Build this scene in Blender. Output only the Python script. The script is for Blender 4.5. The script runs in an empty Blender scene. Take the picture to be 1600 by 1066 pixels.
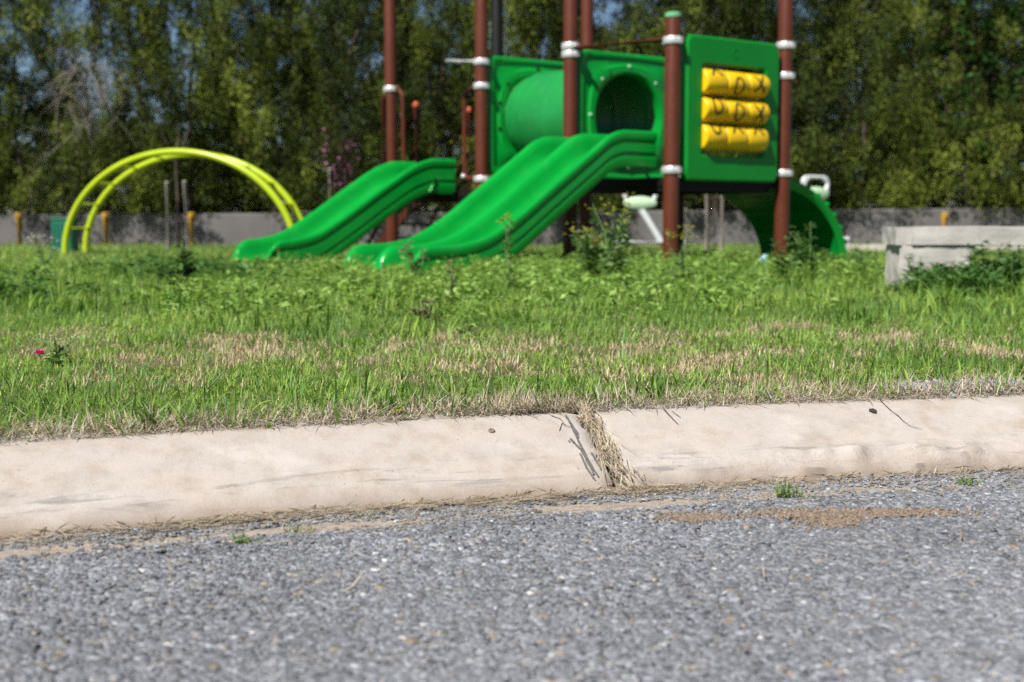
import bpy, bmesh, math, random
import numpy as np
from mathutils import Vector, Matrix, noise as mnoise

random.seed(11)
RNG = np.random.default_rng(11)
SC = bpy.context.scene
COL = SC.collection

# ------------------------------------------------------------------ camera
cam_d = bpy.data.cameras.new('camera')
cam = bpy.data.objects.new('camera', cam_d)
COL.objects.link(cam)
CAM_H = 0.45
PITCH = math.atan(188 / 2000)
cam.location = (0, 0, CAM_H)
cam.rotation_euler = (math.pi / 2 - PITCH, 0, 0)
cam_d.sensor_width = 36
cam_d.lens = 45
cam_d.clip_start = 0.05
cam_d.clip_end = 1500
cam_d.dof.use_dof = True
cam_d.dof.focus_distance = 2.5
cam_d.dof.aperture_fstop = 4.2
SC.camera = cam
SC.cycles.use_denoising = False
SC.cycles.adaptive_threshold = 0.003

# ------------------------------------------------------------------ light
SUN_DIR = Vector((-0.37, -0.55, 0.75)).normalized()     # towards the sun
world = bpy.data.worlds.new('World')
SC.world = world
world.use_nodes = True
wn = world.node_tree.nodes
bg = wn['Background']
sky = wn.new('ShaderNodeTexSky')
sky.sky_type = 'NISHITA'
sky.sun_disc = False
sky.sun_elevation = math.asin(SUN_DIR.z)
sky.sun_rotation = math.atan2(SUN_DIR.x, SUN_DIR.y)
sky.air_density = 0.8
sky.dust_density = 0.0
sky.ozone_density = 2.5
world.node_tree.links.new(sky.outputs[0], bg.inputs[0])
bg.inputs[1].default_value = 0.052
sun_d = bpy.data.lights.new('sun', 'SUN')
sun = bpy.data.objects.new('sun', sun_d)
COL.objects.link(sun)
sun_d.energy = 5.0
sun_d.angle = math.radians(0.53)
sun_d.color = (1.0, 0.95, 0.88)
sun.rotation_euler = SUN_DIR.to_track_quat('Z', 'Y').to_euler()
SC.view_settings.view_transform = 'Standard'
SC.view_settings.look = 'None'
SC.view_settings.gamma = 1
SC.view_settings.use_curve_mapping = False
SC.view_settings.exposure = 0.55

# ------------------------------------------------------------------ helpers
LAWN = 0.105


def ray(px, py):
    cx, cy = (px - 800) / 2000, (533 - py) / 2000
    s, c = math.sin(PITCH), math.cos(PITCH)
    return Vector((cx, c + cy * s, -s + cy * c))


def at_depth(px, py, Y):
    d = ray(px, py)
    return Vector((0, 0, CAM_H)) + d * (Y / d.y)


def at_height(px, py, h):
    d = ray(px, py)
    return Vector((0, 0, CAM_H)) + d * ((h - CAM_H) / d.z)


def tag(o, label=None, cat=None, group=None, kind=None):
    if label: o['label'] = label
    if cat: o['category'] = cat
    if group: o['group'] = group
    if kind: o['kind'] = kind
    return o


def thing(name, label, cat, loc=(0, 0, 0), rz=0.0, group=None):
    o = bpy.data.objects.new(name, None)
    o.empty_display_size = 0.1
    COL.objects.link(o)
    o.location = loc
    o.rotation_euler = (0, 0, rz)
    return tag(o, label, cat, group)


def link(name, me, parent=None, mat=None):
    o = bpy.data.objects.new(name, me)
    COL.objects.link(o)
    if mat is not None and not me.materials:
        for m in (mat if isinstance(mat, (list, tuple)) else [mat]):
            me.materials.append(m)
    if parent is not None:
        o.parent = parent
    return o


def mesh_np(name, V, quads=None, tris=None, col=None, mats=(), smooth=False, extra=None):
    """mesh from numpy arrays; col is per vertex rgb"""
    V = np.asarray(V, dtype=np.float32)
    nq = 0 if quads is None else len(quads)
    nt = 0 if tris is None else len(tris)
    me = bpy.data.meshes.new(name)
    me.vertices.add(len(V))
    me.vertices.foreach_set('co', V.ravel())
    loops = []
    if nq: loops.append(np.asarray(quads, dtype=np.int32).ravel())
    if nt: loops.append(np.asarray(tris, dtype=np.int32).ravel())
    loops = np.concatenate(loops)
    me.loops.add(len(loops))
    me.loops.foreach_set('vertex_index', loops)
    me.polygons.add(nq + nt)
    starts = np.concatenate([np.arange(nq) * 4, nq * 4 + np.arange(nt) * 3]).astype(np.int32)
    me.polygons.foreach_set('loop_start', starts)
    if smooth:
        me.polygons.foreach_set('use_smooth', np.ones(nq + nt, dtype=bool))
    me.update(calc_edges=True)
    if col is not None:
        a = me.attributes.new('Col', 'FLOAT_COLOR', 'POINT')
        c = np.ones((len(V), 4), dtype=np.float32)
        c[:, :3] = col
        a.data.foreach_set('color', c.ravel())
    for m in mats:
        me.materials.append(m)
    return me


def bm_obj(name, bm, mat, parent=None, smooth=True, bevel=None, angle=35):
    me = bpy.data.meshes.new(name)
    bmesh.ops.recalc_face_normals(bm, faces=bm.faces)
    bm.to_mesh(me)
    bm.free()
    o = link(name, me, parent, mat)
    if smooth:
        me.polygons.foreach_set('use_smooth', [True] * len(me.polygons))
        try:
            me.set_sharp_from_angle(angle=math.radians(angle))
        except Exception:
            pass
    if bevel:
        b = o.modifiers.new('bevel', 'BEVEL')
        b.width = bevel
        b.segments = 2
        b.limit_method = 'ANGLE'
    return o


def loft(bm, rings, closed=True, cap0=False, cap1=False, mi=0):
    """rings: lists of points of equal length"""
    vs = [[bm.verts.new(p) for p in r] for r in rings]
    n = len(rings[0])
    for a, b in zip(vs[:-1], vs[1:]):
        for i in range(n if closed else n - 1):
            j = (i + 1) % n
            f = bm.faces.new((a[i], a[j], b[j], b[i]))
            f.material_index = mi
    if cap0: bm.faces.new(list(reversed(vs[0]))).material_index = mi
    if cap1: bm.faces.new(vs[-1]).material_index = mi
    return vs


def frame(d):
    d = Vector(d).normalized()
    up = Vector((0, 0, 1)) if abs(d.z) < 0.95 else Vector((1, 0, 0))
    a = d.cross(up).normalized()
    b = a.cross(d).normalized()
    return a, b


def tube(bm, pts, r, n=10, cap=True, mi=0):
    pts = [Vector(p) for p in pts]
    rs = r if isinstance(r, (list, tuple)) else [r] * len(pts)
    rings = []
    pa = None
    for i, p in enumerate(pts):
        d = (pts[min(i + 1, len(pts) - 1)] - pts[max(i - 1, 0)])
        if d.length < 1e-7: d = Vector((0, 0, 1))
        d.normalize()
        if pa is None:
            a, b = frame(d)
        else:
            a = (pa - d * pa.dot(d))
            if a.length < 1e-5: a, b = frame(d)
            a.normalize()
            b = d.cross(a)
        pa = a
        rings.append([p + (a * math.cos(t) + b * math.sin(t)) * rs[i]
                      for t in [2 * math.pi * k / n for k in range(n)]])
    loft(bm, rings, True, cap, cap, mi)


def boxp(bm, c, ax, ay, az, mi=0):
    """box centred at c with half-axis vectors"""
    c = Vector(c)
    vs = [bm.verts.new(c + ax * i + ay * j + az * k) for i in (-1, 1) for j in (-1, 1) for k in (-1, 1)]
    for f in ((0, 1, 3, 2), (4, 6, 7, 5), (0, 4, 5, 1), (2, 3, 7, 6), (0, 2, 6, 4), (1, 5, 7, 3)):
        bm.faces.new([vs[i] for i in f]).material_index = mi


def vnoise(x, y, seed=0):
    """value noise 0..1 for numpy arrays"""
    def h(i, j):
        n = (i * 374761393 + j * 668265263 + seed * 2246822519) & 0xffffffff
        n = ((n ^ (n >> 13)) * 1274126177) & 0xffffffff
        return ((n ^ (n >> 16)) & 0xffff) / 65535.0
    xi, yi = np.floor(x).astype(np.int64), np.floor(y).astype(np.int64)
    fx, fy = x - xi, y - yi
    fx, fy = fx * fx * (3 - 2 * fx), fy * fy * (3 - 2 * fy)
    return (h(xi, yi) * (1 - fx) + h(xi + 1, yi) * fx) * (1 - fy) + (h(xi, yi + 1) * (1 - fx) + h(xi + 1, yi + 1) * fx) * fy


def fbm(x, y, seed=0, o=3):
    s = 0; a = 0.5; t = 0
    for k in range(o):
        s = s + a * vnoise(x * 2 ** k, y * 2 ** k, seed + k); t += a; a *= 0.5
    return s / t


# ------------------------------------------------------------------ materials
def nmat(name):
    m = bpy.data.materials.new(name)
    m.use_nodes = True
    nt = m.node_tree
    return m, nt, nt.nodes['Principled BSDF']


def N(nt, typ, **kw):
    n = nt.nodes.new(typ)
    for k, v in kw.items():
        if k.startswith('in_'):
            n.inputs[k[3:].replace('_', ' ')].default_value = v
        else:
            setattr(n, k, v)
    return n


def ramp(nt, stops):
    r = nt.nodes.new('ShaderNodeValToRGB')
    e = r.color_ramp.elements
    e[0].position, e[0].color = stops[0][0], (*stops[0][1], 1)
    e[1].position, e[1].color = stops[1][0], (*stops[1][1], 1)
    for p, c in stops[2:]:
        x = e.new(p); x.color = (*c, 1)
    return r


def mixc(nt, fac, a, b, mode='MIX'):
    m = nt.nodes.new('ShaderNodeMix')
    m.data_type = 'RGBA'
    m.blend_type = mode
    for sock, v in ((m.inputs[0], fac), (m.inputs[6], a), (m.inputs[7], b)):
        if hasattr(v, 'is_linked'): nt.links.new(v, sock)
        elif isinstance(v, (int, float)): sock.default_value = v
        else: sock.default_value = (*v, 1)
    return m.outputs[2]


def painted(name, col, rough=0.4, var=0.18, scale=6, dirt=(0.25, 0.2, 0.15), dirt_amt=0.25, bump=0.05, metal=0.0, spec=0.5):
    """painted metal or plastic with mottling and a little dust"""
    m, nt, p = nmat(name)
    tc = N(nt, 'ShaderNodeTexCoord')
    n1 = N(nt, 'ShaderNodeTexNoise', in_Scale=scale, in_Detail=6.0, in_Roughness=0.6)
    nt.links.new(tc.outputs['Object'], n1.inputs['Vector'])
    r1 = ramp(nt, [(0.25, tuple(c * (1 - var) for c in col)), (0.75, tuple(min(1, c * (1 + var)) for c in col))])
    nt.links.new(n1.outputs['Fac'], r1.inputs[0])
    n2 = N(nt, 'ShaderNodeTexNoise', in_Scale=scale * 4, in_Detail=8.0, in_Roughness=0.7)
    nt.links.new(tc.outputs['Object'], n2.inputs['Vector'])
    r2 = ramp(nt, [(0.55, (0, 0, 0)), (0.8, (dirt_amt,) * 3)])
    nt.links.new(n2.outputs['Fac'], r2.inputs[0])
    c = mixc(nt, r2.outputs[0], r1.outputs[0], dirt)
    nt.links.new(c, p.inputs['Base Color'])
    p.inputs['Roughness'].default_value = rough
    p.inputs['Metallic'].default_value = metal
    p.inputs['Specular IOR Level'].default_value = spec
    rr = N(nt, 'ShaderNodeMapRange', in_To_Min=rough * 0.8, in_To_Max=min(1, rough * 1.4))
    nt.links.new(n2.outputs['Fac'], rr.inputs[0])
    nt.links.new(rr.outputs[0], p.inputs['Roughness'])
    b = N(nt, 'ShaderNodeBump', in_Strength=bump, in_Distance=0.01)
    nt.links.new(n2.outputs['Fac'], b.inputs['Height'])
    nt.links.new(b.outputs[0], p.inputs['Normal'])
    return m


def leafmat(name, transl=0.35, rough=0.5, spec=0.25, tcol=1.2):
    """colour from the Col attribute, some light passing through"""
    m, nt, p = nmat(name)
    a = N(nt, 'ShaderNodeAttribute', attribute_name='Col')
    nt.links.new(a.outputs['Color'], p.inputs['Base Color'])
    p.inputs['Roughness'].default_value = rough
    p.inputs['Specular IOR Level'].default_value = spec
    t = N(nt, 'ShaderNodeBsdfTranslucent')
    tc = mixc(nt, 1.0, a.outputs['Color'], (tcol, tcol * 1.05, tcol * 0.6), 'MULTIPLY')
    nt.links.new(tc, t.inputs['Color'])
    mx = N(nt, 'ShaderNodeMixShader')
    mx.inputs[0].default_value = transl
    nt.links.new(p.outputs[0], mx.inputs[1])
    nt.links.new(t.outputs[0], mx.inputs[2])
    nt.links.new(mx.outputs[0], nt.nodes['Material Output'].inputs[0])
    return m


def attrmat(name, rough=0.8, bump=0.0, spec=0.4, scale=200):
    m, nt, p = nmat(name)
    a = N(nt, 'ShaderNodeAttribute', attribute_name='Col')
    tc = N(nt, 'ShaderNodeTexCoord')
    n = N(nt, 'ShaderNodeTexNoise', in_Scale=scale, in_Detail=3.0)
    nt.links.new(tc.outputs['Object'], n.inputs['Vector'])
    r = ramp(nt, [(0.3, (0.75,) * 3), (0.7, (1.2,) * 3)])
    nt.links.new(n.outputs['Fac'], r.inputs[0])
    nt.links.new(mixc(nt, 1.0, a.outputs['Color'], r.outputs[0], 'MULTIPLY'), p.inputs['Base Color'])
    p.inputs['Roughness'].default_value = rough
    p.inputs['Specular IOR Level'].default_value = spec
    return m


M = {}
M['green'] = painted('green_plastic', (0.002, 0.275, 0.032), 0.22, 0.14, 2.2, (0.06, 0.26, 0.08), 0.30, 0.03, spec=0.35)
M['faded_green'] = painted('sun_faded_green_plastic', (0.012, 0.235, 0.050), 0.34, 0.16, 2.5, (0.08, 0.30, 0.12), 0.35, 0.03, spec=0.35)
M['dark_green'] = painted('panel_green_plastic', (0.002, 0.215, 0.020), 0.32, 0.10, 3, (0.03, 0.18, 0.04), 0.12, 0.02, spec=0.3)
M['brown'] = painted('brown_painted_steel', (0.098, 0.0245, 0.0115), 0.36, 0.15, 8, (0.17, 0.06, 0.03), 0.2, 0.03, spec=0.3)
M['dark_brown'] = painted('dark_brown_steel', (0.06, 0.013, 0.007), 0.4, 0.15, 8, spec=0.3)
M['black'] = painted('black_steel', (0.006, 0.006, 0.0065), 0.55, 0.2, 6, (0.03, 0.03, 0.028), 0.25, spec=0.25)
M['silver'] = painted('cast_aluminium', (0.62, 0.62, 0.63), 0.35, 0.12, 20, (0.3, 0.28, 0.25), 0.35, 0.08, metal=0.35)
M['yellow'] = painted('yellow_plastic', (0.80, 0.50, 0.004), 0.35, 0.06, 8, (0.5, 0.33, 0.05), 0.2, 0.02)
M['mark'] = painted('black_ink', (0.012, 0.010, 0.008), 0.6, 0.1, 30)
M['orange'] = painted('orange_cap_plastic', (0.36, 0.055, 0.018), 0.4)
M['pale_cap'] = painted('pale_green_cap', (0.13, 0.42, 0.20), 0.45)
M['lime'] = painted('lime_painted_steel', (0.40, 0.52, 0.010), 0.28, 0.06, 5, (0.4, 0.42, 0.1), 0.2, 0.02)
M['white'] = painted('white_painted_steel', (0.62, 0.64, 0.66), 0.35, 0.06, 5, (0.4, 0.38, 0.34), 0.3)
M['pale_green'] = painted('pale_green_plastic', (0.46, 0.64, 0.42), 0.4, 0.08, 5)
M['teal'] = painted('teal_green_plastic', (0.005, 0.14, 0.085), 0.45, 0.1, 5)
M['wood'] = painted('weathered_stake_wood', (0.42, 0.37, 0.32), 0.85, 0.25, 15, (0.26, 0.22, 0.18), 0.4, 0.3)
M['grey_pole'] = painted('galvanised_pole', (0.36, 0.38, 0.40), 0.45, 0.1, 5)
M['bark'] = painted('dark_bark', (0.075, 0.055, 0.042), 0.95, 0.45, 9, (0.13, 0.11, 0.09), 0.6, 0.6)
M['pale_bark'] = painted('pale_dead_bark', (0.23, 0.20, 0.175), 0.9, 0.3, 9, (0.2, 0.18, 0.16), 0.5, 0.4)
M['yellow_paint'] = painted('yellow_trunk_paint', (0.50, 0.28, 0.03), 0.85, 0.3, 10, (0.2, 0.13, 0.06), 0.6, 0.3)
M['wall'] = painted('grey_cement_render', (0.125, 0.117, 0.115), 0.9, 0.35, 1.6, (0.10, 0.092, 0.088), 0.7, 0.3)
M['bench'] = painted('weathered_concrete', (0.42, 0.40, 0.37), 0.9, 0.30, 5.0, (0.15, 0.135, 0.115), 0.7, 0.6)
M['grass'] = leafmat('grass_blade', 0.38)
M['leaf'] = leafmat('weed_leaf', 0.32)
M['needle'] = leafmat('conifer_foliage', 0.16, 0.6, 0.15)
M['straw'] = leafmat('dry_straw', 0.15, 0.8, 0.15, 1.0)
M['petal'] = leafmat('flower_petal', 0.35, 0.6, 0.2, 1.0)
M['chip'] = attrmat('road_chip', 0.72, 0, 0.45)
M['soil'] = None


def soil_mat():
    m, nt, p = nmat('lawn_soil')
    tc = N(nt, 'ShaderNodeTexCoord')
    n1 = N(nt, 'ShaderNodeTexNoise', in_Scale=1.4, in_Detail=8.0, in_Roughness=0.65)
    n2 = N(nt, 'ShaderNodeTexNoise', in_Scale=60.0, in_Detail=5.0, in_Roughness=0.7)
    for n in (n1, n2): nt.links.new(tc.outputs['Object'], n.inputs['Vector'])
    r1 = ramp(nt, [(0.38, (0.15, 0.125, 0.075)), (0.56, (0.095, 0.135, 0.036)), (0.8, (0.14, 0.16, 0.055))])
    nt.links.new(n1.outputs['Fac'], r1.inputs[0])
    r2 = ramp(nt, [(0.3, (0.5,) * 3), (0.75, (1.4,) * 3)])
    nt.links.new(n2.outputs['Fac'], r2.inputs[0])
    nt.links.new(mixc(nt, 1.0, r1.outputs[0], r2.outputs[0], 'MULTIPLY'), p.inputs['Base Color'])
    p.inputs['Roughness'].default_value = 1.0
    p.inputs['Specular IOR Level'].default_value = 0.1
    b = N(nt, 'ShaderNodeBump', in_Strength=0.8, in_Distance=0.01)
    nt.links.new(n2.outputs['Fac'], b.inputs['Height'])
    nt.links.new(b.outputs[0], p.inputs['Normal'])
    return m


def road_mat():
    """bitumen and grit between the chips, with sandy film along the gutter (vertex colour: red = sand amount)"""
    m, nt, p = nmat('chip_seal_road')
    tc = N(nt, 'ShaderNodeTexCoord')
    v = N(nt, 'ShaderNodeTexVoronoi', in_Scale=150.0)
    n1 = N(nt, 'ShaderNodeTexNoise', in_Scale=7.0, in_Detail=6.0)
    n2 = N(nt, 'ShaderNodeTexNoise', in_Scale=160.0, in_Detail=4.0)
    for n in (v, n1, n2): nt.links.new(tc.outputs['Object'], n.inputs['Vector'])
    hs = N(nt, 'ShaderNodeSeparateColor')
    nt.links.new(v.outputs['Color'], hs.inputs[0])
    r = ramp(nt, [(0.0, (0.09, 0.095, 0.105)), (0.5, (0.19, 0.195, 0.21)), (1.0, (0.34, 0.345, 0.36))])
    nt.links.new(hs.outputs[0], r.inputs[0])
    a = N(nt, 'ShaderNodeAttribute', attribute_name='Col')
    s = N(nt, 'ShaderNodeSeparateColor')
    nt.links.new(a.outputs['Color'], s.inputs[0])
    md = N(nt, 'ShaderNodeMath', operation='MULTIPLY_ADD')
    nt.links.new(n1.outputs['Fac'], md.inputs[0]); md.inputs[1].default_value = 1.4
    sub = N(nt, 'ShaderNodeMath', operation='ADD'); sub.inputs[1].default_value = -0.95
    nt.links.new(s.outputs[0], sub.inputs[0])
    sc = N(nt, 'ShaderNodeMath', operation='MULTIPLY'); sc.inputs[1].default_value = 1.6
    nt.links.new(s.outputs[0], sc.inputs[0])
    ad = N(nt, 'ShaderNodeMath', operation='ADD')
    nt.links.new(sc.outputs[0], ad.inputs[0]); ad.inputs[1].default_value = -0.7
    nt.links.new(ad.outputs[0], md.inputs[2])
    cl = N(nt, 'ShaderNodeMapRange', in_From_Min=0.35, in_From_Max=0.75)
    nt.links.new(md.outputs[0], cl.inputs[0])
    rs = ramp(nt, [(0.3, (0.27, 0.225, 0.185)), (0.7, (0.39, 0.335, 0.28))])
    nt.links.new(n2.outputs['Fac'], rs.inputs[0])
    nt.links.new(mixc(nt, cl.outputs[0], r.outputs[0], rs.outputs[0]), p.inputs['Base Color'])
    p.inputs['Roughness'].default_value = 0.85
    b = N(nt, 'ShaderNodeBump', in_Strength=0.6, in_Distance=0.004)
    nt.links.new(n2.outputs['Fac'], b.inputs['Height'])
    nt.links.new(b.outputs[0], p.inputs['Normal'])
    return m


def kerb_mat():
    """cream cast concrete; UV = metres along the kerb, 0..1 up the face"""
    m, nt, p = nmat('kerb_concrete')
    uv = N(nt, 'ShaderNodeUVMap', uv_map='uv')
    tc = N(nt, 'ShaderNodeTexCoord')
    mp = N(nt, 'ShaderNodeMapping')
    mp.inputs['Scale'].default_value = (4.5, 1.6, 1)
    nt.links.new(uv.outputs[0], mp.inputs[0])
    big = N(nt, 'ShaderNodeTexNoise', in_Scale=1.4, in_Detail=7.0, in_Roughness=0.62)
    nt.links.new(mp.outputs[0], big.inputs['Vector'])
    rb = ramp(nt, [(0.28, (0.35, 0.302, 0.258)), (0.43, (0.435, 0.385, 0.337)), (0.55, (0.415, 0.378, 0.345)), (0.72, (0.495, 0.452, 0.412))])
    nt.links.new(big.outputs['Fac'], rb.inputs[0])
    fine = N(nt, 'ShaderNodeTexNoise', in_Scale=220.0, in_Detail=5.0, in_Roughness=0.7)
    nt.links.new(tc.outputs['Object'], fine.inputs['Vector'])
    rf = ramp(nt, [(0.25, (0.90,) * 3), (0.7, (1.05,) * 3)])
    nt.links.new(fine.outputs['Fac'], rf.inputs[0])
    c = mixc(nt, 1.0, rb.outputs[0], rf.outputs[0], 'MULTIPLY')
    blot = N(nt, 'ShaderNodeTexNoise', in_Scale=16.0, in_Detail=8.0, in_Roughness=0.72)
    nt.links.new(tc.outputs['Object'], blot.inputs['Vector'])
    rbl = ramp(nt, [(0.34, (0.84, 0.80, 0.75)), (0.52, (1.0, 1.0, 1.0)), (0.7, (1.05, 1.05, 1.06))])
    nt.links.new(blot.outputs['Fac'], rbl.inputs[0])
    c = mixc(nt, 1.0, c, rbl.outputs[0], 'MULTIPLY')
    # grey smears stretched along the lower third
    m2 = N(nt, 'ShaderNodeMapping')
    m2.inputs['Scale'].default_value = (5.0, 9.0, 1)
    nt.links.new(uv.outputs[0], m2.inputs[0])
    sm = N(nt, 'ShaderNodeTexNoise', in_Scale=1.2, in_Detail=9.0, in_Roughness=0.72, in_Distortion=0.6)
    nt.links.new(m2.outputs[0], sm.inputs['Vector'])
    rsm = ramp(nt, [(0.53, (0, 0, 0)), (0.62, (1, 1, 1))])
    nt.links.new(sm.outputs['Fac'], rsm.inputs[0])
    sx = N(nt, 'ShaderNodeSeparateXYZ')
    nt.links.new(uv.outputs[0], sx.inputs[0])
    band = N(nt, 'ShaderNodeFloatCurve')
    cu = band.mapping.curves[0]
    cu.points[0].location = (0, 0.25); cu.points[1].location = (1, 0.04)
    for q in ((0.08, 0.25), (0.2, 0.75), (0.33, 0.6), (0.45, 0.1)): cu.points.new(*q)
    band.mapping.update()
    nt.links.new(sx.outputs[1], band.inputs['Value'])
    mm = N(nt, 'ShaderNodeMath', operation='MULTIPLY')
    nt.links.new(rsm.outputs[0], mm.inputs[0]); nt.links.new(band.outputs[0], mm.inputs[1])
    c = mixc(nt, mm.outputs[0], c, (0.17, 0.168, 0.165))
    # flaked pale rendering low on the face
    fl_ = N(nt, 'ShaderNodeTexNoise', in_Scale=22.0, in_Detail=9.0, in_Roughness=0.75, in_Distortion=0.8)
    nt.links.new(tc.outputs['Object'], fl_.inputs['Vector'])
    rfl = ramp(nt, [(0.50, (0, 0, 0)), (0.56, (1, 1, 1))])
    nt.links.new(fl_.outputs['Fac'], rfl.inputs[0])
    fb = N(nt, 'ShaderNodeFloatCurve')
    fc_ = fb.mapping.curves[0]
    fc_.points[0].location = (0, 0.1); fc_.points[1].location = (1, 0.0)
    for q in ((0.1, 0.4), (0.22, 0.6), (0.33, 0.35), (0.42, 0.0)): fc_.points.new(*q)
    fb.mapping.update()
    nt.links.new(sx.outputs[1], fb.inputs['Value'])
    xr = N(nt, 'ShaderNodeMapRange', in_From_Min=0.05, in_From_Max=0.45, in_To_Min=0.25, in_To_Max=1.0)
    ox = N(nt, 'ShaderNodeSeparateXYZ')
    nt.links.new(tc.outputs['Object'], ox.inputs[0])
    nt.links.new(ox.outputs[0], xr.inputs[0])
    f1 = N(nt, 'ShaderNodeMath', operation='MULTIPLY'); f2 = N(nt, 'ShaderNodeMath', operation='MULTIPLY')
    nt.links.new(rfl.outputs[0], f1.inputs[0]); nt.links.new(fb.outputs[0], f1.inputs[1])
    nt.links.new(f1.outputs[0], f2.inputs[0]); nt.links.new(xr.outputs[0], f2.inputs[1])
    c = mixc(nt, f2.outputs[0], c, (0.46, 0.425, 0.39))
    # mud splash at the foot
    dn = N(nt, 'ShaderNodeTexNoise', in_Scale=30.0, in_Detail=6.0)
    nt.links.new(tc.outputs['Object'], dn.inputs['Vector'])
    ft = N(nt, 'ShaderNodeMapRange', in_From_Min=0.0, in_From_Max=0.22, in_To_Min=1.0, in_To_Max=0.0)
    nt.links.new(sx.outputs[1], ft.inputs[0])
    dm = N(nt, 'ShaderNodeMath', operation='MULTIPLY')
    nt.links.new(ft.outputs[0], dm.inputs[0]); nt.links.new(dn.outputs['Fac'], dm.inputs[1])
    c = mixc(nt, dm.outputs[0], c, (0.25, 0.175, 0.12))
    # pits
    pv = N(nt, 'ShaderNodeTexVoronoi', in_Scale=70.0)
    nt.links.new(tc.outputs['Object'], pv.inputs['Vector'])
    pr = ramp(nt, [(0.05, (1, 1, 1)), (0.085, (0, 0, 0))])
    nt.links.new(pv.outputs['Distance'], pr.inputs[0])
    pn = N(nt, 'ShaderNodeTexNoise', in_Scale=9.0)
    nt.links.new(tc.outputs['Object'], pn.inputs['Vector'])
    pg = ramp(nt, [(0.48, (0, 0, 0)), (0.58, (0.9,) * 3)])
    nt.links.new(pn.outputs['Fac'], pg.inputs[0])
    pm = N(nt, 'ShaderNodeMath', operation='MULTIPLY')
    nt.links.new(pr.outputs[0], pm.inputs[0]); nt.links.new(pg.outputs[0], pm.inputs[1])
    c = mixc(nt, pm.outputs[0], c, (0.17, 0.14, 0.115))
    nt.links.new(c, p.inputs['Base Color'])
    p.inputs['Roughness'].default_value = 0.85
    p.inputs['Specular IOR Level'].default_value = 0.25
    b = N(nt, 'ShaderNodeBump', in_Strength=0.35, in_Distance=0.003)
    nt.links.new(fine.outputs['Fac'], b.inputs['Height'])
    b3 = N(nt, 'ShaderNodeBump', in_Strength=0.4, in_Distance=0.003)
    nt.links.new(f2.outputs[0], b3.inputs['Height'])
    nt.links.new(b.outputs[0], b3.inputs['Normal'])
    b2 = N(nt, 'ShaderNodeBump', in_Strength=0.6, in_Distance=-0.004)
    nt.links.new(pm.outputs[0], b2.inputs['Height'])
    nt.links.new(b3.outputs[0], b2.inputs['Normal'])
    nt.links.new(b2.outputs[0], p.inputs['Normal'])
    return m


M['soil'] = soil_mat()
M['road'] = road_mat()
M['kerb'] = kerb_mat()
M['stain'] = painted('dark_drip_stain', (0.105, 0.102, 0.096), 0.8, 0.3, 60, (0.3, 0.27, 0.23), 0.3)
M['crack'] = painted('crack_dirt', (0.10, 0.075, 0.06), 1.0, 0.3, 60)
M['debris'] = painted('dark_debris', (0.03, 0.025, 0.022), 0.9, 0.3, 60)

# ------------------------------------------------------------------ kerb line
KW, KH = 0.182, LAWN


def kerb_y(x):
    x = np.asarray(x, dtype=float)
    f = lambda t: 2.0526 + 0.320 * t - 0.055 * t * t
    xc = np.clip(x, -1.3, 1.7)
    return f(xc) + (x - xc) * (0.320 - 0.11 * xc)


def kerb_tan(x):
    xc = min(max(x, -1.3), 1.7)
    s = 0.320 - 0.11 * xc
    return Vector((1, s, 0)).normalized()


PROF = [(0.0, -0.03), (0.0, 0.0), (0.004, 0.012), (0.014, 0.024), (0.03, 0.036), (0.06, 0.0535), (0.09, 0.069), (0.12, 0.0835),
        (0.15, 0.0965), (0.168, 0.1025), (0.178, 0.1045), (0.205, 0.105), (0.26, 0.105), (0.262, -0.03)]


def kerb_prof(t):
    """t in 0..1 up the visible face -> (out, up)"""
    seg = PROF[1:11]
    L = [0]
    for a, b in zip(seg[:-1], seg[1:]): L.append(L[-1] + math.hypot(b[0] - a[0], b[1] - a[1]))
    d = t * L[-1]
    for i in range(len(seg) - 1):
        if d <= L[i + 1] or i == len(seg) - 2:
            f = (d - L[i]) / (L[i + 1] - L[i])
            return (seg[i][0] + (seg[i + 1][0] - seg[i][0]) * f, seg[i][1] + (seg[i + 1][1] - seg[i][1]) * f)


def kerb_pt(x, t, off=0.0):
    """point on kerb face above kerb-foot position x; t 0 foot .. 1 top edge; off metres off the face"""
    T = kerb_tan(x)
    nrm = Vector((-T.y, T.x, 0))
    o, u = kerb_prof(t)
    o2, u2 = kerb_prof(min(1, t + 0.02)); o1, u1 = kerb_prof(max(0, t - 0.02))
    tx, tz = o2 - o1, u2 - u1
    l = math.hypot(tx, tz)
    face = nrm * (-tz / l) + Vector((0, 0, tx / l))
    return Vector((x, float(kerb_y(x)), 0)) + nrm * o + Vector((0, 0, u)) + face * off


def kerb_from_px(px, py):
    """photo position -> (x, t) on kerb face, by search"""
    best = None
    d = ray(px, py)
    for t in np.linspace(0, 1, 41):
        u = kerb_prof(float(t))
        P = at_height(px, py, u[1])
        # foot x
        x = P.x
        for _ in range(4):
            T = kerb_tan(x); nrm = Vector((-T.y, T.x, 0))
            x = P.x - nrm.x * u[0]
        T = kerb_tan(x); nrm = Vector((-T.y, T.x, 0))
        e = abs(float(kerb_y(x)) + nrm.y * u[0] - P.y)
        if best is None or e < best[0]: best = (e, x, float(t))
    return best[1], best[2]


# ------------------------------------------------------------------ ground sheets
xs = np.concatenate([np.linspace(-60, -3, 20), np.linspace(-2.9, 3.9, 120), np.linspace(4, 60, 20)])
g = mesh_np('ground', [(-500, -200, -0.06), (500, -200, -0.06), (500, 900, -0.06), (-500, 900, -0.06)], quads=[(0, 1, 2, 3)], mats=[M['soil']])
tag(link('ground', g), kind='structure')

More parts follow.
